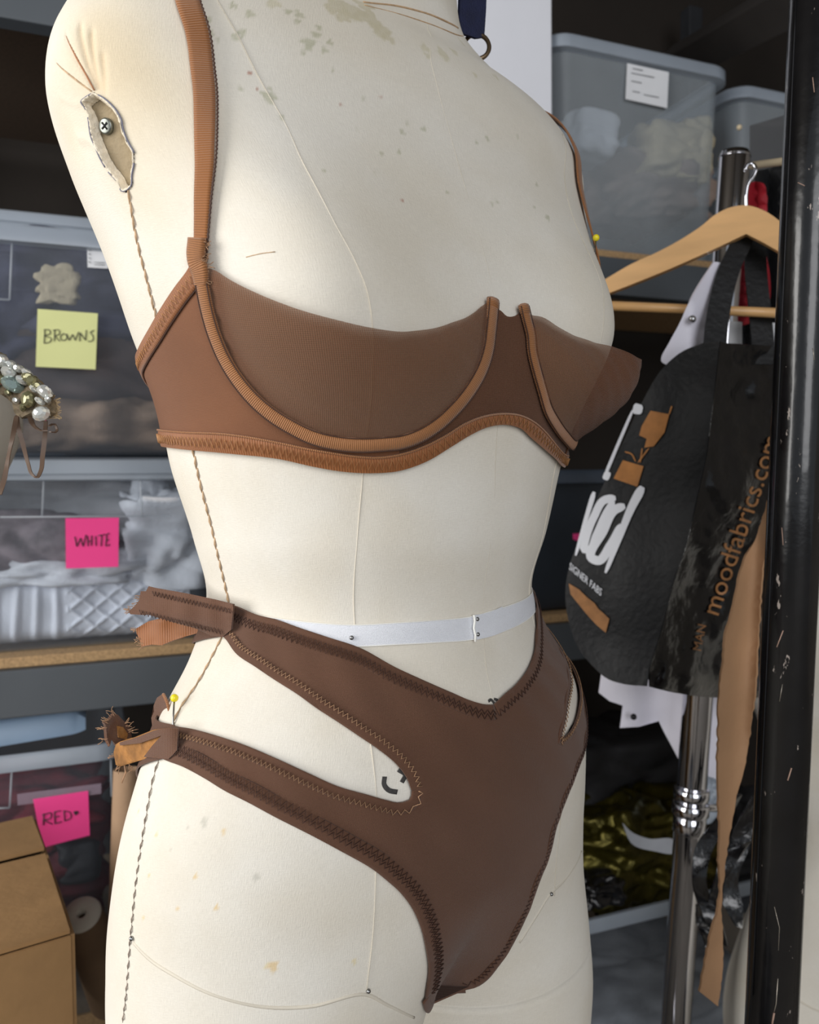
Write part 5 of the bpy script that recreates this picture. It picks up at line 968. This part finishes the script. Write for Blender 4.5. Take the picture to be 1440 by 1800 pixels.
def pstroke(pts, w0, w1, m, nm, dep):
    q = spline(pts, len(pts) * 6) if len(pts) > 2 else np.linspace(pts[0], pts[1], 10); n = len(q); T = np.gradient(q, axis=0); T /= np.linalg.norm(T, axis=1, keepdims=True) + 1e-9
    G = []
    for i in range(n):
        w_ = (w0 + (w1 - w0) * i / max(1, n - 1)) / 2 * math.sqrt(1 - .75 * max(0, 1 - min(i, n - 1 - i) / 2.5) ** 2); d = np.array([-T[i][1], T[i][0]]); G.append([at(*(q[i] + d * w_ * e), dep(*(q[i] + d * w_ * e))) for e in (-1, -.5, 0, .5, 1)])
    MB().grid(G).build(nm, m, tb_, solid=.0005, soff=0)
for s_, w0, w1 in ([(290, 1010), (245, 1160), (200, 1320)], 7, 4), ([(395, 1040), (340, 1050), (290, 1130), (245, 1260), (240, 1290), (262, 1292), (300, 1220), (350, 1110), (385, 1055)], 11, 9), ([(440, 1078), (395, 1095), (335, 1200), (282, 1335), (305, 1345), (370, 1270), (425, 1170)], 12, 12), ([(525, 985), (470, 1090), (410, 1240), (345, 1405)], 13, 5), ([(478, 612), (410, 770), (342, 932)], 3.5, 4.5), ([(480, 602), (525, 612)], 15, 13), ([(336, 925), (366, 938)], 12, 12):
    pstroke([(940 + x / 2.77, 500 + y / 2.77) for x, y in s_], w0 * 1.3, w1 * 1.3, 'print_white', 'script_stroke', wobF)
def pshape(pts, m, nm, dep):
    V, F = fill2d(pts, 8); P = [at(x, y, dep(x, y)) for x, y in V]; c = P[F[0][0]]
    if (P[F[0][1]] - c).cross(P[F[0][2]] - c).dot(Vector((0, 0, CAM_Z)) - c) < 0: F = [f[::-1] for f in F]
    MB().add(P, F).build(nm, m, tb_, solid=.0005, soff=0)
for s_ in ([(565, 615), (655, 632), (632, 720), (580, 788), (535, 795), (546, 752), (510, 735), (522, 690)], [(430, 856), (530, 885), (500, 985), (385, 945)]):
    pshape([(940 + x / 2.77, 500 + y / 2.77) for x, y in s_], 'print_copper', 'copper_shape', wobF)
for s_ in ([(556, 798), (502, 868)], [(524, 798), (514, 868)], [(440, 815), (470, 825), (492, 862)], [(668, 592), (655, 632)]):
    pstroke([(940 + x / 2.77, 500 + y / 2.77) for x, y in s_], 2.5, 2, 'print_copper', 'copper_line', wobF)
pshape([(940 + x / 4.737, 880 + y / 4.737) for x, y in [(285, 690), (370, 740), (430, 800), (500, 855), (530, 900), (622, 985), (592, 1100), (520, 1040), (450, 965), (380, 880), (300, 780)]], 'print_copper_dark', 'copper_band', wobF)
def text_on(s_, o, ex, ey, size, m, nm, dep, par):
    cu = bpy.data.curves.new('lettering', 'FONT'); cu.body = s_; cu.size = 1; cu.resolution_u = 3; t_ = bpy.data.objects.new('lettering', cu); col.objects.link(t_)
    me = t_.evaluated_get(bpy.context.evaluated_depsgraph_get()).to_mesh(); V = [v.co.copy() for v in me.vertices]; F = [tuple(p.vertices) for p in me.polygons]
    t_.to_mesh_clear(); bpy.data.objects.remove(t_); bpy.data.curves.remove(cu)
    P = []
    for v in V:
        x = o[0] + size * (ex[0] * v.x + ey[0] * v.y); y = o[1] + size * (ex[1] * v.x + ey[1] * v.y); P.append(at(x, y, dep(x, y)))
    c = P[F[0][0]]
    if (P[F[0][1]] - c).cross(P[F[0][2]] - c).dot(Vector((0, 0, CAM_Z)) - c) < 0: F = [f[::-1] for f in F]
    MB().add(P, F).build(nm, m, par, smooth=False, solid=.0004, soff=0)
text_on('SIGNER FABS', (1000, 1000), (.52, .44), (.16, -.92), 19, 'print_white', 'lettering', wobF, tb_)
text_on('moodfabrics.com', (1262, 1085), (.345, -.985), (-.95, -.30), 46, 'print_copper_dark', 'lettering', wobG, tb_)
text_on('MAN', (1232, 1146), (.2, -.98), (-.95, -.2), 22, 'print_copper_dark', 'lettering', wobG, tb_)

# leather offcut, black straps, pole, neighbouring forms
mat('tan_leather', (176, 136, 100), .75, var=.12, vscale=10, bump=.3, bscale=150)
lp = [(1352, 868), (1345, 900), (1330, 945), (1306, 985), (1300, 1010), (1291, 1045), (1290, 1062), (1275, 1108), (1270, 1160), (1262, 1230), (1262, 1300), (1260, 1340), (1262, 1412), (1264, 1462), (1262, 1512), (1265, 1567), (1260, 1600), (1246, 1650), (1237, 1697), (1232, 1725), (1229, 1742), (1260, 1768), (1268, 1720), (1270, 1675), (1269, 1637), (1267, 1600), (1270, 1555), (1274, 1520), (1279, 1482), (1286, 1445), (1292, 1407), (1307, 1355), (1318, 1300), (1322, 1262), (1330, 1210), (1331, 1160), (1336, 1090), (1341, 1000), (1352, 960)]
tag(sheet([(x + random.uniform(-1.2, 1.2), y) for a_, b_ in zip(lp, lp[1:] + lp[:1]) for t_ in np.linspace(0, 1, max(2, int(math.hypot(b_[0] - a_[0], b_[1] - a_[1]) / 8)), endpoint=False) for x, y in [(a_[0] + (b_[0] - a_[0]) * t_, a_[1] + (b_[1] - a_[1]) * t_)]], lambda x, y: .74 + .012 * math.sin((x - 1260) * .06 + y * .004) + .00001 * (y - 900), 'leather_offcut', 'tan_leather', None, step=9, solid=.002, wob=.008, wsc=.02), 'ragged tan leather strip hanging beside the black pole', 'leather')
fl = [(1340, 985), (1322, 992), (1302, 1010), (1294, 1035), (1290, 1062), (1296, 1058), (1300, 1030), (1318, 1005), (1338, 990)]
for k, pts in enumerate(([(1300, 1395), (1262, 1450), (1235, 1500), (1230, 1560), (1250, 1610), (1275, 1660)], [(1325, 1400), (1300, 1480), (1282, 1560), (1300, 1630)], [(1225, 1590), (1240, 1640), (1255, 1680)], [(1335, 1470), (1290, 1500), (1262, 1555), (1258, 1600)])):
    P = spline([at(x, y, .93 + .02 * math.sin(j + k)) for j, (x, y) in enumerate(pts)], 40); w_ = (.009, .011, .006, .008)[k]
    G = [[tuple(Vector(p) + RIGHT * (w_ * e * min(1, .25 + (39 - i) / 8, .25 + i / 8)) + FWD * (.004 * math.sin(i * .3) * e)) for e in (-1, -.3, .3, 1)] for i, p in enumerate(P)]
    tag(MB().grid(G).build('vinyl_strap', 'black_gloss', solid=.002), ['long looping black vinyl strap behind the leather strip', 'black vinyl strap hanging close beside the black pole', 'short black vinyl strap low beside the chrome upright', 'black vinyl strap crossing behind the leather strip'][k], 'strap')
cl('crumpled clear plastic caught by the chrome collar', 1245, 1395, -.28, (.022, .02, .03), 'clear_rim', 41, fold=1.1, fr=60, name='plastic_wrap', cat='plastic')
def pole_mat():
    m = mat('black_paint', (16, 16, 18), .24, var=.3, vscale=40, bump=.25, bscale=60, coat=.3); nt = m.node_tree; b = nt.nodes['Principled BSDF']; L = nt.links.new
    tc = nt.nodes.new('ShaderNodeTexCoord'); mp = nt.nodes.new('ShaderNodeMapping'); mp.inputs['Scale'].default_value = (1, 1, .35); L(tc.outputs['Object'], mp.inputs[0])
    n = nt.nodes.new('ShaderNodeTexNoise'); n.inputs['Scale'].default_value = 130; n.inputs['Detail'].default_value = 4; n.inputs['Roughness'].default_value = .65; L(mp.outputs[0], n.inputs['Vector'])
    r = nt.nodes.new('ShaderNodeValToRGB'); r.color_ramp.elements[0].position = .665; r.color_ramp.elements[1].position = .70; L(n.outputs['Fac'], r.inputs[0])
    mx = nt.nodes.new('ShaderNodeMix'); mx.data_type = 'RGBA'; src = b.inputs['Base Color'].links[0].from_socket; L(r.outputs[0], mx.inputs[0]); L(src, mx.inputs['A']); mx.inputs['B'].default_value = (.42, .36, .32, 1); L(mx.outputs['Result'], b.inputs['Base Color'])
    return m
pole_mat()
q0, q1 = at(1437, 0, .60), at(1356, 1800, .60); qd = (q1 - q0).normalized()
pole = thing('black_pole', 'scratched glossy black steel pole in the right foreground', 'pole', q1 + qd * (q1.z / -qd.z))
MB().tube([q0 - qd * 1.0, q1 + qd * (q1.z / -qd.z - .004)], .0186, 40).build('tube', 'black_paint', pole)
MB().tube([q1 + qd * (q1.z / -qd.z - .012), q1 + qd * (q1.z / -qd.z)], .06, 32).build('floor_flange', 'black_paint', pole)
mat('paint_chip', (170, 140, 124), .8, var=.2); mat('bare_metal', (200, 190, 176), .3, metal=.6)
side = qd.cross(-FWD).normalized()
if side.dot(RIGHT) < 0: side = -side
fz = side.cross(qd).normalized()
if fz.dot(FWD) > 0: fz = -fz
def on_pole(px, py):
    t = (py - 0) / 1800.; c = q0.lerp(q1, t); xx = (px - (1437 + (1356 - 1437) * t)) / 44.; a = math.asin(max(-.95, min(.95, xx))); return c + (side * math.sin(a) + fz * math.cos(a)) * .0188
for pts, w_, m_ in (([(1363, 905), (1364, 935)], 3, 'paint_chip'), ([(1362, 1082), (1354, 1112)], 4, 'paint_chip'), ([(1372, 1318), (1366, 1340)], 5, 'paint_chip'), ([(1349, 1690), (1346, 1735), (1343, 1750)], 2.4, 'bare_metal'), ([(1343, 1752), (1340, 1772)], 7, 'paint_chip'), ([(1341, 1775), (1338, 1800)], 2.4, 'bare_metal'), ([(1345, 1565), (1352, 1600), (1350, 1640)], 1.6, 'bare_metal'), ([(1360, 1175), (1356, 1205)], 1.8, 'bare_metal'), ([(1410, 150), (1412, 175)], 3, 'paint_chip'), ([(1390, 320), (1398, 328)], 3, 'paint_chip'), ([(1408, 600), (1410, 620)], 2.2, 'bare_metal')):
    P = [on_pole(x, y) for x, y in pts]; MB().tube(P, w_ * .5 * .0002, 5).build('paint_scratch', m_, pole)
MB().tube([on_pole(1437 - 43 - (81 * y / 1800), y) for y in range(0, 1800, 60)], .0004, 6).build('weld_seam', 'dark_steel', pole)
F2 = Form(.582, 1.06, math.radians(25), -.37)
f2 = thing('dress_form', 'second white dress form behind the black pole, cut off by the frame', 'dress form', (F2.x, F2.y, 0), F2.phi)
make_torso(F2, f2, False); make_stand(F2, f2, .25, .11)
P = [tuple(F2.surf(a, z, 0)[0]) for a, z in spline(C['seam_leg_r'], 40)]; MB().tube(P, .0012, 6).build('leg_seam', 'seam_thread', f2)
F3 = Form(-.437, .60, math.radians(97), -.04)
f3 = thing('dress_form', 'white bust form at the left edge wearing the jewelled trim', 'dress form', (F3.x, F3.y, 0), F3.phi)
make_torso(F3, f3, False, z_lo=1.135); make_stand(F3, f3, 1.10, .055)
jw = thing('jewelled_trim', 'trim of clear faceted stones with loose brown ribbon loops at the left edge', 'trim', at(40, 760, .52))
mat('trim_base', (112, 98, 76), .7, var=.4, vscale=200, bump=.8, bscale=400); mat('crystal', (214, 216, 212), .05, var=.1, metal=.55, vscale=120); mat('crystal_teal', (146, 164, 160), .06, metal=.5, var=.2); mat('crystal_olive', (132, 128, 96), .06, metal=.5, var=.2); mat('brown_satin', (96, 76, 62), .5, var=.15); mat('feather', (190, 166, 130), .8, var=.2)
tr = [(-40, 600), (0, 622), (20, 640), (45, 655), (70, 672), (88, 690), (92, 706), (88, 728), (76, 736), (60, 730), (40, 735), (26, 712), (10, 695), (-40, 690)]
sheet(px_spline(tr, 90), lambda x, y: .522 + .0002 * (40 - x), 'backing', 'trim_base', jw, step=7, solid=.006, wob=.006, wsc=.08)
GE = [(3, 634, 13, 10, 0), (20, 640, 8, 6, 0), (15, 654, 15, 9, 0), (38, 668, 10, 6, 0), (22, 676, 18, 11, 1), (2, 668, 9, 8, 2), (50, 664, 11, 8, 2), (57, 670, 10, 9, 2), (61, 684, 6, 5, 0), (79, 688, 13, 9, 0), (49, 702, 11, 13, 2), (72, 727, 14, 12, 0), (70, 705, 5, 5, 0), (28, 704, 6, 5, 0), (14, 690, 6, 5, 2), (48, 656, 7, 6, 0), (33, 648, 7, 6, 0), (66, 678, 7, 6, 2), (40, 716, 5, 5, 2), (-12, 645, 12, 10, 0), (-10, 670, 12, 10, 1), (84, 702, 5, 5, 0)]
for k, (x, y, rx, ry, mi) in enumerate(GE):
    c = at(x, y, .513 + .0002 * (40 - x)); e1 = (RIGHT * math.cos(.5) - UP * math.sin(.5)); e2 = FWD.cross(e1)
    if k in (10, 11): e1, e2 = RIGHT, UP
    s_ = .60 / 1440; nn = (-FWD + RIGHT * random.uniform(-.5, .5) + UP * random.uniform(-.2, .6)).normalized(); e1 = (e1 - nn * e1.dot(nn)).normalized(); e2 = nn.cross(e1)
    G = [[c + e1 * (math.cos(a) * rx * s_ * r) + e2 * (math.sin(a) * ry * s_ * r) + nn * h for a in [2 * math.pi * j / 12 for j in range(12)]] for r, h in ((.8, -.003), (1.0, 0), (.78, .0022), (.5, .0035), (.02, .0036))]
    MB().grid(G, closed=True).build('gem', ('crystal', 'crystal_teal', 'crystal_olive')[mi], jw, smooth=False)
def satin(pts, w_, d0=.521):
    P = spline([at(x, y, d0 + .006 * math.sin(i)) for i, (x, y) in enumerate(pts)], 50)
    MB().grid([[tuple(Vector(p) + RIGHT * (w_ * e) + FWD * (.5 * w_ * e * math.sin(i * .2))) for e in (-1, 0, 1)] for i, p in enumerate(P)]).build('ribbon_loop', 'brown_satin', jw, solid=.0006)
satin([(30, 730), (32, 750), (40, 780), (50, 815), (58, 835), (64, 839), (71, 828), (75, 800), (79, 765), (80, 740)], .0013)
satin([(52, 732), (60, 748), (72, 757), (80, 758)], .0014); satin([(86, 748), (96, 745), (101, 755), (96, 761), (88, 760)], .0008); satin([(29, 732), (24, 760), (16, 800), (8, 840), (0, 870)], .0014)
mb = MB()
for k in range(40):
    x, y = 88 + random.uniform(-4, 4), 722 + random.uniform(-18, 14); p = at(x, y, .518); q = [p]; ang = random.uniform(-.7, .7)
    for j in range(4): q.append(q[-1] + RIGHT * (math.cos(ang) * .0016) + UP * (math.sin(ang) * .0016)); ang += random.uniform(-.3, .3)
    mb.tube(q, .0003, 4)
o = mb.build('feather_tuft', 'feather', jw); o['kind'] = 'stuff'
